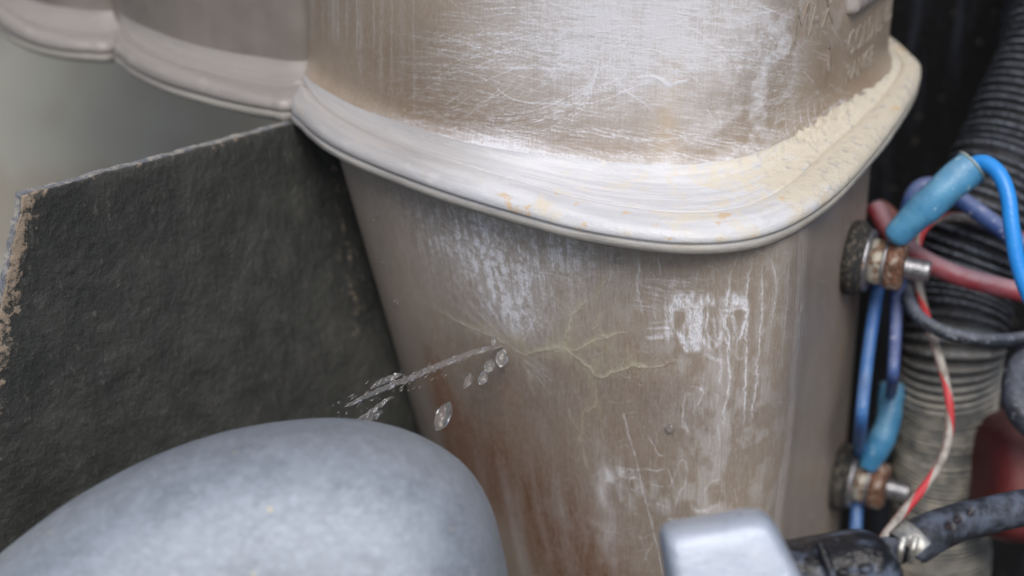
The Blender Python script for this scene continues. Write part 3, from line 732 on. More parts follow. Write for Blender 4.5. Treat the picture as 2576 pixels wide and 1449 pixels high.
def ring_solid(name, c, ax, prof, mat, parent, sides=48, hexr=False):
    """solid of revolution (or hexagonal) about ax through c; prof [(along, radius)]"""
    ax = np.array(tuple(ax)); T = ax / np.linalg.norm(ax)
    up = np.array([0, 0, 1.]); B = np.cross(T, up); B /= np.linalg.norm(B); N = np.cross(B, T)
    V = []; c = np.array(tuple(c))
    for a, r in prof:
        for j in range(sides):
            th = 2 * np.pi * j / sides + .35
            rr = r
            if hexr:
                k = (th % (np.pi / 3)) - np.pi / 6
                rr = min(r, hexr * r * math.cos(np.pi / 6) / math.cos(k))
            V.append(c + T * a + rr * (math.cos(th) * N + math.sin(th) * B))
    k = len(V); V.append(c + T * prof[0][0]); V.append(c + T * prof[-1][0])
    F = grid_faces(len(prof), sides)
    for j in range(sides):
        F.append((k, (j + 1) % sides, j)); F.append((k + 1, (len(prof) - 1) * sides + j, (len(prof) - 1) * sides + (j + 1) % sides))
    return mesh_obj(name, V, F, mat, parent)
def stud(px, py, label, sc=1.0):
    p, n = cl.hit(px, py)
    n = Vector((n.x, n.y, 0)).normalized()
    if (p - CAM).dot(n) > 0: n = -n
    root = empty("terminal_stud", p, label, "terminal stud", "terminal studs screwed into the side of the tank")
    mm = .001 * sc
    q = lambda *a: [(x * mm, r * mm * 1.13) for x, r in a]
    ring_solid("rubber_washer", p, n, q((-.5, 8.4), (.8, 9.0), (2.6, 9.1), (3.3, 8.7), (3.6, 8.2), (4.6, 8.0), (4.9, 7.4), (4.9, 3)), M_rub.m, root)
    ring_solid("metal_washer", p, n, q((4.7, 4), (4.7, 7.0), (5.0, 7.5), (5.5, 7.6), (6.0, 7.3), (6.2, 6.6), (6.2, 3)), M_wash, root)
    ring_solid("lock_nut", p, n, q((6.1, 3), (6.1, 5.2), (6.6, 5.8), (9.2, 5.8), (9.8, 5.3), (9.8, 3)), M_nutA, root, 60, 1.06)
    ring_solid("ring_terminal", p, n, q((9.7, 3), (9.7, 5.6), (9.9, 5.8), (10.4, 5.8), (10.6, 5.5), (10.6, 3)), M_wash, root)
    ring_solid("hex_nut", p, n, q((10.5, 3), (10.5, 5.7), (11.1, 6.5), (14.2, 6.5), (15.0, 5.6), (15.1, 3)), M_nutB, root, 60, 1.06)
    prof = [(15.0, 2.1)]; a = 15.0
    while a < 20.4: prof += [(a + .25, 2.05), (a + .5, 2.75), (a + .75, 2.75), (a + 1.0, 2.05)]; a += 1.0
    prof += [(21.3, 2.6), (21.9, 2.2)]
    ring_solid("threaded_shaft", p, n, q(*prof), M_thr, root, 32)
    return p, n
p1, n1 = stud(2136, 646, "upper terminal stud on the tank side, rusty nut and bright thread below the blue sleeve")
p2, n2 = stud(2106, 1196, "lower terminal stud on the tank side, paler nut, near the black connector", .98)

# ================================================================== wires
def plastic(name, col, col2, rough=.45, spots=.12, spotc=lin(190, 190, 185), sc=260, sss=.0, dusty=.35):
    m = NT(name)
    c = m.mix(m.ramp(m.noise(sc * .4, 5, .6), .35, .7), col, col2)
    c = m.mix(m.ramp(m.noise(sc * 1.7, 4, .6), .72 - spots, .80 - spots), c, spotc)
    if dusty:
        gn = m.n("ShaderNodeNewGeometry"); sz = m.n("ShaderNodeSeparateXYZ"); m.link(gn.outputs['Normal'], sz.inputs[0])
        c = m.mix(m.math('MULTIPLY', m.ramp(m.math('ADD', sz.outputs[2], m.noise(sc, 5, .7)), .75, 1.5), dusty), c, spotc)
    m.set(Base_Color=c, Roughness=rough); m.bump(m.noise(sc * 3, 4, .6), .0002, .8)
    if sss: m.set(Subsurface_Weight=sss, Subsurface_Scale=.002)
    return m.m
M_slv = plastic("blue_heat_shrink", lin(62, 128, 172), lin(88, 152, 190), .42, .10, lin(150, 185, 205))
M_brb = plastic("bright_blue_insulation", lin(34, 138, 226), lin(44, 146, 230), .35, .0, lin(120, 190, 250), dusty=.12)
M_dkb = plastic("dark_blue_insulation", lin(48, 72, 128), lin(72, 98, 150), .5, .12, lin(150, 155, 180))
M_mdb = plastic("mid_blue_insulation", lin(52, 98, 165), lin(75, 125, 185), .45, .10, lin(130, 140, 150))
M_red = plastic("dusty_red_insulation", lin(138, 44, 54), lin(142, 84, 92), .5, .06, lin(158, 128, 136), 200, dusty=.95)
M_blk = plastic("black_hose_rubber", lin(32, 34, 40), lin(60, 66, 80), .6, .16, lin(118, 124, 136), 420, dusty=.6)
def tof(p): return (Vector(p) - CAM).dot(VF)
t1 = tof(p1 + n1 * .010)
t2 = tof(p2 + n2 * .010)
# sleeve 1 + bright wire
root = empty("bright_blue_wire", at(2576, 760, .395), "bright blue wire arching out of a faded blue sleeve on the upper stud", "wire")
P = px_path([(2548, 470, t1 - .010), (2440, 418, t1 - .012)], 4)
P = px_path([(2244, 604, t1 - .006), (2262, 585, t1 - .007), (2300, 548, t1 - .009), (2350, 502, t1 - .011), (2405, 452, t1 - .012), (2446, 418, t1 - .012)], 60)
rr = np.interp(np.linspace(0, 1, 60), [0, .04, .10, .2, .32, .42, .6, 1], [.0022, .0033, .0036, .0037, .0041, .0046, .0046, .0046])
def slmod(d, a): return 1 + .03 * np.sin(a * 2 + d * 300) + .02 * np.sin(a * 3 - d * 520)
s1 = tube("heat_shrink_sleeve", P, rr, M_slv, root, 28, mod=slmod)
tube("sleeve_lip", np.array([P[-2], P[-1], P[-1] + (P[-1] - P[-2]) * .6]), [.0047, .0051, .0046], plastic("sleeve_edge", lin(150, 170, 170), lin(110, 140, 150)), root, 28)
tube("insulated_wire", px_path([(2425, 436, t1 - .012), (2446, 415, t1 - .013), (2478, 410, t1 - .016), (2512, 436, t1 - .019), (2535, 490, t1 - .021), (2545, 570, t1 - .022), (2560, 660, t1 - .022), (2590, 745, t1 - .022), (2640, 830, t1 - .022), (2760, 1010, t1 - .02), (2960, 1200, t1 - .01)], 130), .0021, M_brb, root)
# dark blue looped wire into sleeve 2
root = empty("dark_blue_wire", at(2245, 1000, t2), "dark blue wire looping behind the upper sleeve and down into the lower blue sleeve", "wire")
tube("insulated_wire", px_path([(2660, 690, t1 + .012), (2580, 622, t1 + .012), (2510, 570, t1 + .012), (2430, 512, t1 + .012), (2360, 470, t1 + .012), (2310, 476, t1 + .012), (2285, 530, t1 + .013), (2268, 620, t1 + .016), (2257, 740, t1 + .014), (2252, 850, t1 + .008), (2246, 950, t1 + .004), (2240, 1000, t2)], 160),
     np.interp(np.linspace(0, 1, 160), [0, .45, .6, 1], [.0025, .0024, .0017, .0016]), M_dkb, root)
P = px_path([(2246, 968, t2 - .004), (2241, 1010, t2 - .005), (2234, 1060, t2 - .006), (2216, 1110, t2 - .006), (2195, 1150, t2 - .005), (2182, 1176, t2 - .004)], 60)
tube("heat_shrink_sleeve", P, np.interp(np.linspace(0, 1, 60), [0, .3, .5, .62, .8, 1], [.0036, .0036, .0037, .0040, .0036, .0026]), M_slv, root, 28, mod=slmod)
tube("sleeve_lip", np.array([P[0] + (P[0] - P[1]) * .6, P[0], P[1]]), [.0035, .0040, .0037], plastic("sleeve_edge_lower", lin(110, 160, 190), lin(90, 130, 165)), root, 28)
o = tube("pale_blue_wire", px_path([(2225, 640, t1 + .012), (2210, 720, t1 + .012), (2195, 810, t1 + .012), (2178, 940, t1 + .010), (2166, 1060, t1 + .008), (2160, 1160, t2 + .006), (2157, 1260, t2 + .004), (2152, 1345, t2), (2150, 1420, t2 - .01)], 120), .0018, M_mdb)
tag(o, "mid blue wire hanging straight down along the tank's right edge behind both studs", "wire")
o = tube("red_cable", px_path([(2200, 520, t1 + .030), (2245, 590, t1 + .024), (2310, 645, t1 + .012), (2400, 690, t1 + .006), (2490, 716, t1 + .004), (2580, 738, t1 + .004), (2680, 760, t1 + .004)], 90), .0027, M_red)
tag(o, "thick dusty red cable crossing the ribbed hose beside the upper stud", "cable")
m = NT("striped_insulation")
uvn = m.n("ShaderNodeUVMap"); sx = m.n("ShaderNodeSeparateXYZ"); m.link(uvn.outputs[0], sx.inputs[0])
ph = m.math('FRACT', m.math('ADD', m.math('MULTIPLY', sx.outputs[1], 36.0), sx.outputs[0]))
msk = m.math('MULTIPLY', m.ramp(ph, .02, .05), m.ramp(ph, .36, .40, 1, 0))
m.set(Base_Color=m.mix(msk, m.mix(m.ramp(m.noise(300, 4), .4, .7), lin(165, 160, 154), lin(125, 120, 112)), lin(190, 62, 68)), Roughness=.5); M_str = m.m
o = tube("striped_wire", px_path([(2660, 640, t1 + .020), (2570, 596, t1 + .020), (2480, 560, t1 + .020), (2400, 545, t1 + .020), (2345, 556, t1 + .020), (2312, 600, t1 + .020), (2306, 670, t1 + .020), (2318, 750, t1 + .018), (2340, 830, t1 + .010), (2366, 910, t1 + .004), (2386, 1000, t1), (2388, 1080, t1), (2370, 1155, t1 - .003), (2325, 1225, t1 - .006), (2275, 1285, t1 - .010), (2225, 1350, t1 - .014), (2200, 1400, t1 - .02)], 240), .00125, M_str)
tag(o, "thin grey wire with a red spiral stripe hanging in front of the ribbed hose", "wire")
o = tube("rubber_pipe", px_path([(2330, 640, t1 + .05), (2290, 700, t1 + .035), (2283, 745, t1 + .012), (2310, 795, t1 + .004), (2365, 832, t1), (2440, 852, t1 - .002), (2520, 856, t1 - .002), (2600, 846, t1), (2690, 820, t1 + .004)], 110), .00185, M_blk)
tag(o, "thin black rubber pipe curling round the front of the ribbed hose", "pipe")

# ================================================================== ribbed hose
m = NT("dusty_ribbed_hose")
rib = m.attr("rib"); dn = m.attr("down")
n1_ = m.noise(150, 5, .65); n2_ = m.noise(700, 4, .7)
blk = m.mix(m.ramp(n1_, .4, .7), lin(30, 31, 34), lin(50, 53, 60))
dustc = m.mix(m.ramp(n1_, .35, .65), lin(186, 181, 168), lin(124, 126, 122))
amt = m.ramp(m.math('ADD', m.math('MULTIPLY', dn, .62), m.math('ADD', m.math('MULTIPLY', n1_, .55), m.math('MULTIPLY', n2_, .25))), .50, .95)
c = m.mix(m.math('MULTIPLY', amt, m.ramp(rib, .12, .75, .12, 1.0)), blk, dustc)  # dust, with the grooves also kept dark in colour as their shade
blue = m.math('MULTIPLY', m.ramp(n2_, .40, .66, .15, .9), m.ramp(rib, .3, 1))  # blue-grey dust, brightened on rib crests to paint their highlights
c = m.mix(m.math('MULTIPLY', blue, m.math('SUBTRACT', 1.0, dn, True)), c, lin(138, 146, 160))
m.set(Base_Color=c, Roughness=.6); m.bump(n2_, .0005, .7); M_hose = m.m
th_ = t1 + .038
HP = px_path([(2800, -260, th_ + .02), (2715, -20, th_ + .014), (2645, 180, th_ + .008), (2560, 370, th_ + .004), (2475, 560, th_), (2425, 720, th_), (2395, 880, th_ - .002), (2380, 1060, th_ + .010), (2368, 1250, th_ + .022), (2366, 1450, th_ + .030), (2372, 1750, th_ + .04)], 1500)
dl = np.r_[0, np.cumsum(np.linalg.norm(np.diff(HP, axis=0), axis=1))]
yy = dl / dl[-1]
sides = 56
T_, N_, B_ = frames(HP)
ang = np.linspace(0, 2 * np.pi, sides, endpoint=False)
pitch = .0026 - .0008 * np.clip((yy - .45) * 5, 0, 1)
phase = np.cumsum(np.r_[0, np.diff(dl)] / pitch)
rs = np.random.RandomState(9)
jit = np.interp(phase, np.arange(0, phase[-1] + 2), rs.rand(int(phase[-1]) + 2)) if False else 0
phase = phase + .10 * np.interp(dl, np.linspace(0, dl[-1], 90), rs.randn(90))
ribv = .5 + .5 * np.cos(2 * np.pi * phase)
ribv = ribv ** .8
ribv = ribv * np.interp(phase, np.arange(-2, 200) + .5, rs.uniform(.55, 1.0, 202))
big_r = np.interp(yy, [0, .35, .5, .62, 1], [.0168, .0165, .0148, .0143, .0150])
sag = 1 + .012 * np.interp(dl, np.linspace(0, dl[-1], 60), rs.randn(60))
tiltw = .0012 * np.sin(ang)[None] * np.sin(dl * 90)[:, None]
RR = (big_r * sag)[:, None] + (.0018 * (ribv - .5))[:, None] * np.ones(sides)[None]
RR = RR * (1 + .02 * np.sin(2 * ang + 1)[None])
V = HP[:, None] + RR[..., None] * (np.cos(ang)[None, :, None] * N_[:, None] + np.sin(ang)[None, :, None] * B_[:, None]) + T_[:, None] * tiltw[..., None]
down = np.clip((yy - .50) * 9, 0, 1)
hose = mesh_obj("ribbed_hose", V.reshape(-1, 3), grid_faces(len(HP), sides), M_hose, attrs={"rib": np.repeat(ribv, sides), "down": np.repeat(down, sides)})
tag(hose, "large black corrugated hose coated in tan dust lower down, beside the tank", "hose")

# ================================================================== dark plate at the left
m = NT("rough_dark_board")
n1_ = m.noise(70, 6, .65); n2_ = m.noise(420, 5, .7); n3_ = m.noise(1.0, 5, .65, src=m.mapped(scale=(520, 520, 230), rot=(0, .5, 0)))
edge = m.attr("edge")
c = m.mix(m.ramp(n1_, .35, .7), lin(50, 52, 50), lin(66, 67, 64))
c = m.mix(m.ramp(m.math('ADD', n3_, m.math('MULTIPLY', edge, .10)), .60, .74, 0, .38), c, lin(122, 120, 112))
c = m.mix(m.ramp(m.math('ADD', m.math('MULTIPLY', n2_, .8), m.math('ADD', m.math('MULTIPLY', n1_, .22), m.math('MULTIPLY', edge, .30))), .70, .80, 0, .7), c, lin(172, 154, 134))
c = m.mix(m.attr('side'), c, m.mix(m.ramp(n2_, .42, .62), lin(104, 108, 116), lin(150, 146, 138)))
m.set(Base_Color=c, Roughness=.52, Specular_IOR_Level=.5)
b = m.bump(n3_, .0006, .7); b = m.bump(n2_, .0007, .8, b); m.bump(n1_, .0016, .5, b); M_brd = m.m
A_, B2, E_, F_ = at(60, 492, .402), at(980, 246, .492), at(-150, 1560, .425), at(1300, 1560, .53)
nx_, ny_ = 260, 220
vn = vnoise(ny_, nx_, 14, 14, 41, 4); ven = vnoise(1, nx_, 1, 10, 43, 4)[0]; vel = vnoise(1, ny_, 1, 8, 44, 4)[0]
nrm = (B2 - A_).cross(E_ - A_).normalized()
if nrm.dot(VF) > 0: nrm = -nrm
V = []; eg = []; sd_ = []
thk = .0024
def bp(u, v): return (A_ * (1 - u) + B2 * u) * (1 - v) + (E_ * (1 - u) + F_ * u) * v
top_dir = (A_ - E_).normalized(); lef = (A_ - B2).normalized()
for j in range(ny_):
    for i in range(nx_):
        u, v = i / (nx_ - 1), (j / (ny_ - 1))
        p = bp(u, v) + nrm * ((vn[j, i] - .5) * .0008)
        p += top_dir * (ven[i] - .5) * .0008 * max(0, 1 - v * 14) + lef * (vel[j] - .5) * .0009 * max(0, 1 - u * 14)
        rb = max(0, 1 - min(u * 60, v * 60)); p -= nrm * .0003 * rb
        V.append(p); sd_.append(0)
        eg.append(max(1 - u * 17, 0) * .85 + max(0, 1 - u * 3.2) * .22 + max(0, 1 - v * 40) * .38 + max(0, 1 - abs(u - .80 + v * .05) * 16) * (.55 if .08 < v < .42 else .1))
F = grid_faces(ny_, nx_, False)
k0 = len(V)
back = []
for i in range(nx_): back.append(i)
for j in range(1, ny_): back.append(j * nx_ + nx_ - 1)
for i in range(nx_ - 2, -1, -1): back.append((ny_ - 1) * nx_ + i)
for j in range(ny_ - 2, 0, -1): back.append(j * nx_)
mids = []
for lev, (d, o) in enumerate(((.0004, .0003), (thk, 0))):
    for q_, b_ in enumerate(back): V.append(V[b_] - nrm * d + top_dir * (.00012 * math.sin(q_ * .31 + lev))); eg.append(.15 if b_ < nx_ or b_ % nx_ == 0 else .2); sd_.append(1)
nb = len(back)
for q_ in range(nb):
    a, b = back[q_], back[(q_ + 1) % nb]; c_, d = k0 + (q_ + 1) % nb, k0 + q_
    F.append((b, a, d, c_)); F.append((c_, d, d + nb, c_ + nb))
F.append(tuple(k0 + nb + i for i in range(nb)))
brd = mesh_obj("dark_board", V, F, M_brd, attrs={"edge": eg, "side": sd_})
tag(brd, "rough black board with dusty beige edges standing behind the grey dome, left of the tank", "board")

# ================================================================== foreground castings
def cast(name, a, b, c2, rough, sc=60, metallic=.3):
    m = NT(name)
    g = m.mapped(scale=(1, 1, 1.8), rot=(0, .6, 0))
    n1 = m.noise(sc, 7, .70, src=g); n2 = m.noise(sc * .45, 6, .62, src=g); n3 = m.noise(sc * 9, 5, .7, src=g)
    c = m.mix(m.ramp(n1, .32, .68), a, b)
    c = m.mix(m.ramp(n2, .50, .66, 0, .55), c, c2)
    c = m.mix(m.ramp(n3, .44, .66, 0, .32), c, lin(188, 194, 204))
    c = m.mix(m.ramp(m.noise(sc * 3.2, 6, .7, src=g), .46, .66, 0, .5), c, lin(182, 191, 203))
    c = m.mix(m.ramp(m.noise(sc * 16, 5, .75, src=g), .55, .75, 0, .4), c, lin(104, 108, 116))
    c = m.mix(m.ramp(m.noise(sc * 2.2, 2, .4), .76, .79, 0, .8), c, lin(205, 195, 160))
    m.set(Base_Color=c, Roughness=m.ramp(n1, .3, .7, rough, rough + .14), Metallic=metallic)
    m.bump(n3, .00035, .6, m.bump(n1, .0008, .4)); return m.m
M_dome = cast("grey_cast_dome", lin(142, 151, 161), lin(158, 167, 178), lin(126, 134, 144), .36, 150, .35)
dome = pillow("cast_dome", [(-260, 1640), (-120, 1500), (0, 1398), (70, 1340), (200, 1246), (380, 1150), (560, 1088), (740, 1058), (880, 1056), (1000, 1078), (1100, 1122), (1180, 1185), (1232, 1270), (1262, 1370), (1285, 1500), (1300, 1750), (1250, 2100), (800, 2300), (200, 2300), (-250, 2050)],
              .372, (620, 1700), .040, .030, M_dome, ef=(.42, .85))
tag(dome, "large smooth grey metal dome with dark blotches in the lower left", "housing")
M_brk = cast("pale_cast_bracket", lin(180, 192, 208), lin(204, 212, 224), lin(168, 180, 198), .26, 120, .3)
br = pillow("metal_bracket", [(1660, 1352), (1668, 1326), (1700, 1312), (1790, 1298), (1870, 1283), (1915, 1285), (1945, 1312), (1975, 1370), (2010, 1440), (2060, 1560), (2080, 1700), (1900, 1760), (1740, 1740), (1690, 1560), (1672, 1440)],
            .345, (1850, 1540), .010, .008, M_brk, ef=(.16, .8))
tag(br, "pale silver rounded metal bracket end at the bottom, in front of the tank", "bracket")

# black connector and armoured cable
m = NT("grimy_black_plastic")
n1_ = m.noise(170, 5, .6)
c = m.mix(m.ramp(n1_, .50, .64), lin(24, 25, 29), lin(84, 94, 112)); m.set(Base_Color=c, Roughness=.38); m.bump(m.noise(260, 4), .002, .8); M_con = m.m
con = empty("black_connector", at(2120, 1440, .36), "grimy black cable connector with wet bumps beside the silver bracket", "connector")
pillow("connector_body", [(1930, 1385), (2000, 1362), (2080, 1348), (2150, 1336), (2195, 1340), (2225, 1362), (2250, 1400), (2262, 1460), (2262, 1600), (2150, 1680), (1990, 1680), (1930, 1560)], .365, (2110, 1500), .012, .012, M_con, con, ef=(.3, .8))
for x, y, r in ((2085, 1420, 13), (2120, 1438, 20), (2178, 1428, 22), (2210, 1392, 12)):
    q = at(x, y, .3535); c0 = np.array(tuple(q)); V = []; r_ = r * .353 / FPX
    bm = bmesh.new(); bmesh.ops.create_uvsphere(bm, u_segments=20, v_segments=12, radius=1)
    V = np.array([v.co[:] for v in bm.verts]) * [r_, r_ * .8, r_ * .55] + c0
    mesh_obj("moulded_knob", V, [[v.index for v in f.verts] for f in bm.faces], M_con, con)
ridge = px_path([(2062, 1368, .3535), (2075, 1400, .352), (2092, 1440, .351), (2100, 1480, .351)], 20)
tube("raised_rib", ridge, .0010, M_con, con, 10)
cab = empty("clamped_cable", at(2400, 1300, .38), "flat black sheathed cable with pinholes entering from the right under a metal clamp", "cable")
P = px_path([(2285, 1382, .372), (2300, 1368, .372), (2340, 1343, .374), (2400, 1318, .377), (2480, 1298, .381), (2560, 1280, .384), (2680, 1262, .388)], 260)
T_, N_, B_ = frames(P)
dmp = [(at(2388, 1306, .366)), (at(2410, 1322, .366)), (at(2443, 1290, .367))]
sides = 64; ang = np.linspace(0, 2 * np.pi, sides, endpoint=False)
rr = np.interp(np.linspace(0, 1, 260), [0, .02, .1, .3, 1], [.0040, .0046, .0047, .0042, .0040])
V = P[:, None] + rr[:, None, None] * (np.cos(ang)[None, :, None] * N_[:, None] + np.sin(ang)[None, :, None] * B_[:, None])
V = V.reshape(-1, 3); Cn = np.repeat(P, sides, 0); hole = np.zeros(len(V))
vd = np.array(tuple(VF))
for x, y in ((2444, 1287), (2412, 1304), (2390, 1322)):
    rd = np.array(tuple(ray(x, y).normalized())); w = V - np.array(tuple(CAM)); dd = np.linalg.norm(w - (w @ rd)[:, None] * rd, axis=1)
    fr = ((V - Cn) @ rd) < 0
    g = np.exp(-(dd / .00075) ** 2) * fr; V = V + (Cn - V) * (g * .38)[:, None]; hole = np.maximum(hole, g)
m = NT("weathered_cable_sheath"); n1_ = m.noise(240, 5, .65)
c = m.mix(m.ramp(n1_, .38, .68), lin(42, 44, 50), lin(84, 92, 106)); c = m.mix(m.attr("hole"), c, lin(40, 26, 24))
m.set(Base_Color=c, Roughness=.5); m.bump(m.noise(900, 4), .0003, .7); M_sh = m.m
F = grid_faces(260, sides); k = len(V); V = np.vstack([V, P[:1]]); F += [(k, (j + 1) % sides, j) for j in range(sides)]
mesh_obj("cable_sheath", V, F, M_sh, cab, attrs={"hole": np.r_[hole, .6]})
tube("inner_core", px_path([(2195, 1392, .366), (2225, 1388, .369), (2262, 1385, .371), (2300, 1368, .372)], 24), np.linspace(.0035, .0026, 24), M_blk, cab)
# bent sheet-metal clamp: a band part-way round the cable plus two tails
Mc = metal("clamp_steel", lin(205, 205, 200), lin(160, 158, 150), lin(150, 120, 100), .1, .35, .7)
c0 = np.array(tuple(at(2298, 1372, .372))); ax = (P[14] - P[2]); ax /= np.linalg.norm(ax)
B3 = np.cross(ax, [0, 0, 1.]); B3 /= np.linalg.norm(B3); N3 = np.cross(B3, ax)
V = []; A0 = np.linspace(R(-150), R(60), 30)
for wv, ro in ((-.0022, .0049), (-.0020, .0053), (.0020, .0053), (.0022, .0049)):
    for a in A0: V.append(c0 + ax * wv + ro * (math.cos(a) * N3 + math.sin(a) * B3))
mesh_obj("clamp_band", V, grid_faces(4, 30, False), Mc, cab)
for x in (2266, 2296):
    tube("clamp_tail", px_path([(x + 8, 1352, .365), (x, 1382, .364), (x - 6, 1412, .366)], 14), .0008, Mc, cab, 12)

# ================================================================== water
m = NT("clear_water"); m.set(Base_Color=(1, 1, 1), Roughness=.0, IOR=1.34, Transmission_Weight=.95, Specular_IOR_Level=.9); M_wat = m.m
lp, ln = cl.hit(1262, 869)
lt = tof(lp)
m = NT('aerated_water'); m.set(Base_Color=(1, 1, 1), Roughness=.02, IOR=1.36, Transmission_Weight=.95, Specular_IOR_Level=.9); M_jet = m.m
def lumpy(seed, f=1.0):
    r_ = random.Random(seed); ks = [(r_.uniform(700, 3600) * f, r_.choice((1, 2, 2, 3)), r_.uniform(0, 6), r_.uniform(.04, .10)) for _ in range(8)]
    def fn(d, a):
        s_ = 1 + 0 * d + 0 * a
        for k_, n_, p_, am in ks: s_ = s_ + am * np.sin(k_ * d + n_ * a + p_)
        return np.clip(s_, .35, 1.9)
    return fn
jet = tube("water_jet", px_path([(1270, 866, lt + .001), (1240, 874, lt - .003), (1180, 890, lt - .007), (1110, 917, lt - .012), (1040, 947, lt - .017), (975, 973, lt - .021), (915, 1000, lt - .024), (866, 1024, lt - .027)], 420),
           np.interp(np.linspace(0, 1, 420), [0, .1, .35, .6, .8, .97, 1], [.0004, .0005, .0007, .00075, .0006, .0004, .0001]), M_jet, sides=24, mod=lumpy(1))
tag(jet, "thin twisting jet of clear water spurting left from the crack in the tank", "water jet")
def strand(pts, r, seed, label):
    n = 120
    o = tube("water_strand", px_path([(x, y, lt - d) for x, y, d in pts], n), np.sin(np.linspace(.05, 3.1, n)) ** .5 * r * 1.2, M_jet, sides=16, mod=lumpy(seed))
    return tag(o, label, "water strand", "loose strands breaking off the water jet")
strand([(1012, 940, .018), (985, 950, .019), (950, 965, .021), (932, 978, .022)], .0006, 2, "short water strand just above the far end of the jet")
strand([(985, 998, .020), (960, 1016, .021), (925, 1042, .023), (895, 1058, .024)], .0005, 3, "long faint water strand below the jet's far end")
strand([(962, 1034, .020), (935, 1050, .021), (912, 1068, .022)], .0007, 4, "lowest faint strand of spray just above the grey dome")
def drop(pts, r, seed, label, lum=.25):
    n = 60
    P = px_path([(x, y, lt - d) for x, y, d in pts], n)
    rr = np.sin(np.linspace(.03, math.pi - .03, n)) ** .6 * r
    f = lumpy(seed, .6)
    o = tube("water_drop", P, rr, M_wat, sides=28, mod=lambda d, a: 1 + (f(d, a) - 1) * lum, flat=.85)
    return tag(o, label, "water drop", "water drops falling from the leak")
drop([(1245, 846, .004), (1243, 858, .004), (1242, 870, .004)], .0007, 1, "small teardrop just above the start of the water jet")
drop([(1268, 880, .002), (1262, 900, .002), (1258, 922, .003)], .0015, 2, "water drop nearest the leak, hanging under the crack", .45)
drop([(1240, 906, .004), (1232, 920, .004), (1226, 936, .004)], .0013, 3, "round water drop between the leak and the slanting drop", .3)
drop([(1226, 932, .005), (1218, 946, .005), (1206, 966, .005)], .0012, 4, "elongated drop touching the round one below it", .45)
drop([(1184, 937, .006), (1181, 952, .006), (1168, 976, .006)], .00095, 5, "small hooked drop in the middle of the falling line", .5)
drop([(1132, 1012, .010), (1118, 1040, .010), (1098, 1082, .010)], .0019, 6, "largest, lowest water drop falling in front of the painted amber glow", .5)
# fine spray round the end of the jet: tiny stretched droplets, one mass
V = []; F = []
rs_ = random.Random(12)
bm = bmesh.new(); bmesh.ops.create_icosphere(bm, subdivisions=1, radius=1)
IV = [v.co.copy() for v in bm.verts]; IF = [[v.index for v in f.verts] for f in bm.faces]; bm.free()
for k in range(110):
    q = rs_.random() ** .8; x = 1180 - q * 330 + rs_.gauss(0, 10); y = 892 + q * 125 + abs(rs_.gauss(0, 22)) * (1 if k % 3 else -.5) * (.3 + q)
    c0 = at(x, y, lt - .006 - q * .018 + rs_.gauss(0, .0015)); dr_ = (at(x - 10, y + 6 + 6 * q, lt) - at(x, y, lt)).normalized()
    r_ = rs_.uniform(.00007, .0002); ln_ = rs_.uniform(1, 6); qq = dr_.to_track_quat('Z', 'Y'); b0 = len(V)
    V += [c0 + qq @ Vector((v.x * r_, v.y * r_, v.z * r_ * ln_)) for v in IV]; F += [[b0 + i for i in f] for f in IF]
o = mesh_obj("water_spray", V, F, M_jet); tag(o, "fine mist of tiny droplets thrown off around the far end of the water jet", "water spray", None, "stuff")
# beads sitting on the wall
def bead(px, py, r, label):
    p, n = cl.hit(px, py)
    n = Vector((n.x, n.y, n.z))
    if (p - CAM).dot(n) > 0: n = -n
    bm = bmesh.new(); bmesh.ops.create_uvsphere(bm, u_segments=20, v_segments=12, radius=1)
    rs = r * tof(p) / FPX
    q = n.to_track_quat('Z', 'Y')
    V = [p + q @ Vector((v.co.x * rs, v.co.y * rs * 1.0, max(v.co.z, -.1) * rs * .5)) for v in bm.verts]
    o = mesh_obj("water_bead", V, [[v.index for v in f.verts] for f in bm.faces], M_wat)
    tag(o, label, "water bead", "water beads clinging to the lower tank wall"); bm.free()
for x, y, r, l in ((995, 762, 10, "lone round water bead near the left edge of the lower tank wall"), (951, 546, 6, "upper one of the small beads near the left edge under the seam"),
                   (938, 553, 5, "dim bead beside the upper left one under the seam"), (962, 661, 5, "small bead midway down the wall's left edge"),
                   (1556, 640, 7, "top bead of the little cluster under the seam's front"), (1545, 655, 7, "left bead of the little cluster under the seam's front"),
                   (1558, 660, 6, "lower right bead of the little cluster under the seam's front"),
                   (1308, 698, 4, "tiny glinting bead above the fan of white streaks"), (1280, 792, 5, "glinting bead just above the crack at the leak"),
                   (1316, 798, 4, "glinting bead right of the other above the crack"), (1240, 795, 5, "glinting bead at the left side above the crack"),
                   (1685, 1080, 14, "large flat bead on the wall right of the long scratch")):
    bead(x, y, r, l)

M_fib = NT("pale_fibre"); M_fib.set(Base_Color=lin(190, 175, 150), Roughness=.5)
o = tube("loose_fibre", px_path([(1288, 566, lt - .004), (1300, 556, lt - .005), (1330, 558, lt - .005), (1360, 562, lt - .005), (1385, 556, lt - .004), (1402, 545, lt - .002)], 40), .00009, M_fib.m, sides=8)
tag(o, "single pale hair curled against the underside of the tank seam", "fibre")

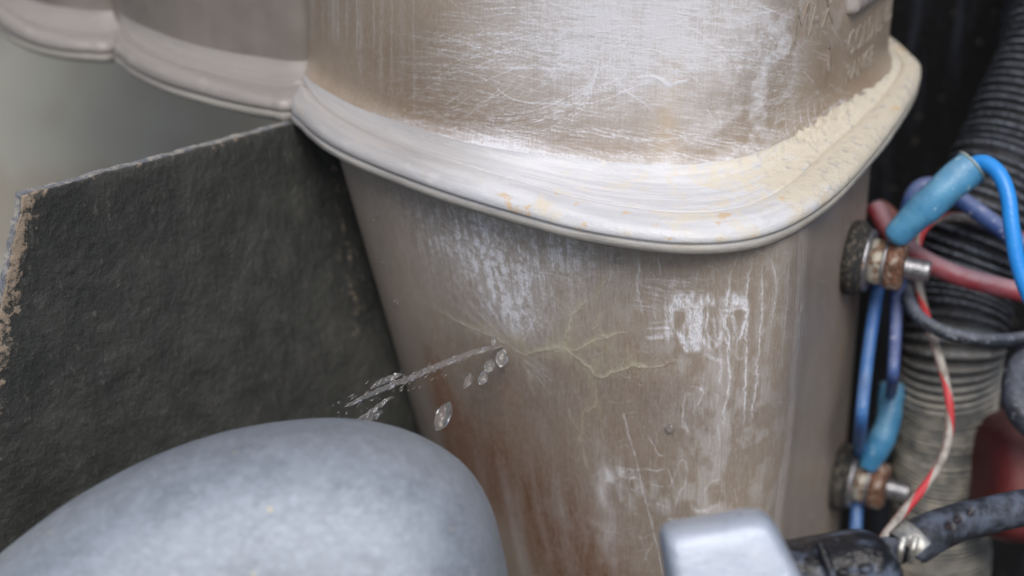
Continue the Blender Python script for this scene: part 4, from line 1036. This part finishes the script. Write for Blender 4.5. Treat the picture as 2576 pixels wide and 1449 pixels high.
# ================================================================== surroundings
def panel(name, mat, x0, x1, z0, z1, y, thick=.004, warp=.004, seed=1, kind='structure'):
    nx, nz = 60, 40; V = []
    vn = vnoise(nz, nx, 9, 9, seed, 2)
    for s_ in (0, 1):
        for j in range(nz):
            for i in range(nx):
                V.append((x0 + (x1 - x0) * i / (nx - 1), y + (vn[j, i] - .5) * warp + s_ * thick, z0 + (z1 - z0) * j / (nz - 1)))
    F = grid_faces(nz, nx, False) ; k = nx * nz
    F += [tuple(k + v for v in f[::-1]) for f in grid_faces(nz, nx, False)]
    bd = list(range(nx)) + [j * nx + nx - 1 for j in range(1, nz)] + [(nz - 1) * nx + i for i in range(nx - 2, -1, -1)] + [j * nx for j in range(nz - 2, 0, -1)]
    for q_ in range(len(bd)): a, b = bd[q_], bd[(q_ + 1) % len(bd)]; F.append((b, a, a + k, b + k))
    o = mesh_obj(name, V, F, mat); o['kind'] = kind
    return o
m = NT("grey_green_paint"); c = m.mix(m.ramp(m.noise(9, 3, .5), .38, .62), lin(186, 188, 178), lin(160, 158, 150))
c = m.mix(m.ramp(m.noise(14, 3, .5, dist=.5), .52, .64, 0, .55), c, lin(166, 154, 142)); m.set(Base_Color=c, Roughness=.55)
tag(panel("inner_wing_wall", m.m, -.75, .052, -.30, .34, .262, seed=2, warp=.02), "blurred grey green painted wing panel behind the tank on the left", None)
m = NT("black_bay_paint")
dr = m.ramp(m.noise(1, 5, .65, src=m.mapped(scale=(130, 130, 12))), .52, .66, 0, .7); sp_ = m.ramp(m.noise(300, 3, .5), .665, .71, 0, .7)
c = m.mix(dr, lin(15, 16, 19), lin(46, 50, 60)); c = m.mix(sp_, c, lin(105, 100, 92)); m.set(Base_Color=c, Roughness=.42)
m.bump(m.noise(330, 3, .5), .0008, .5)
panel("engine_bay_wall", m.m, .054, .75, -.30, .34, .185, seed=3, warp=.006)
m = NT("grimy_floor"); m.set(Base_Color=m.mix(m.noise(20), lin(34, 32, 30), lin(60, 56, 50)), Roughness=.8)
V = [(x, y, z) for z in (-.32, -.305) for x, y in ((-.75, -.6), (.75, -.6), (.75, .3), (-.75, .3))]
o = mesh_obj("engine_bay_floor", V, [(3, 2, 1, 0), (4, 5, 6, 7), (0, 1, 5, 4), (1, 2, 6, 5), (2, 3, 7, 6), (3, 0, 4, 7)], m.m, smooth=False); o['kind'] = 'structure'
# red tray and black coupling at the right edge
M_rp = plastic("faded_red_paint", lin(98, 34, 36), lin(80, 34, 36), .6, .04, lin(160, 130, 120), 60)
o = pillow("red_casing", [(2470, 1075), (2545, 1030), (2680, 1000), (2800, 1100), (2800, 1330), (2660, 1350), (2480, 1345), (2462, 1200)], .50, (2640, 1180), .02, .02, M_rp, ef=(.25, .8))
tag(o, "faded red painted casing behind the ribbed hose at the right edge", "casing")
o = tube("black_coupling", px_path([(2600, 890, .475), (2566, 930, .472), (2556, 985, .47), (2572, 1040, .468), (2620, 1080, .468), (2690, 1090, .47)], 60), .0040, M_blk)
tag(o, "curved black rubber coupling poking in above the red casing at the right edge", "hose")
o = pillow("red_bracket", [(2212, 505), (2262, 540), (2300, 600), (2290, 650), (2230, 640), (2205, 590)], t1 + .045, (2248, 585), .004, .004, M_rp, ef=(.3, .8))
tag(o, "small dark red painted lug half hidden behind the upper blue sleeve", "lug")
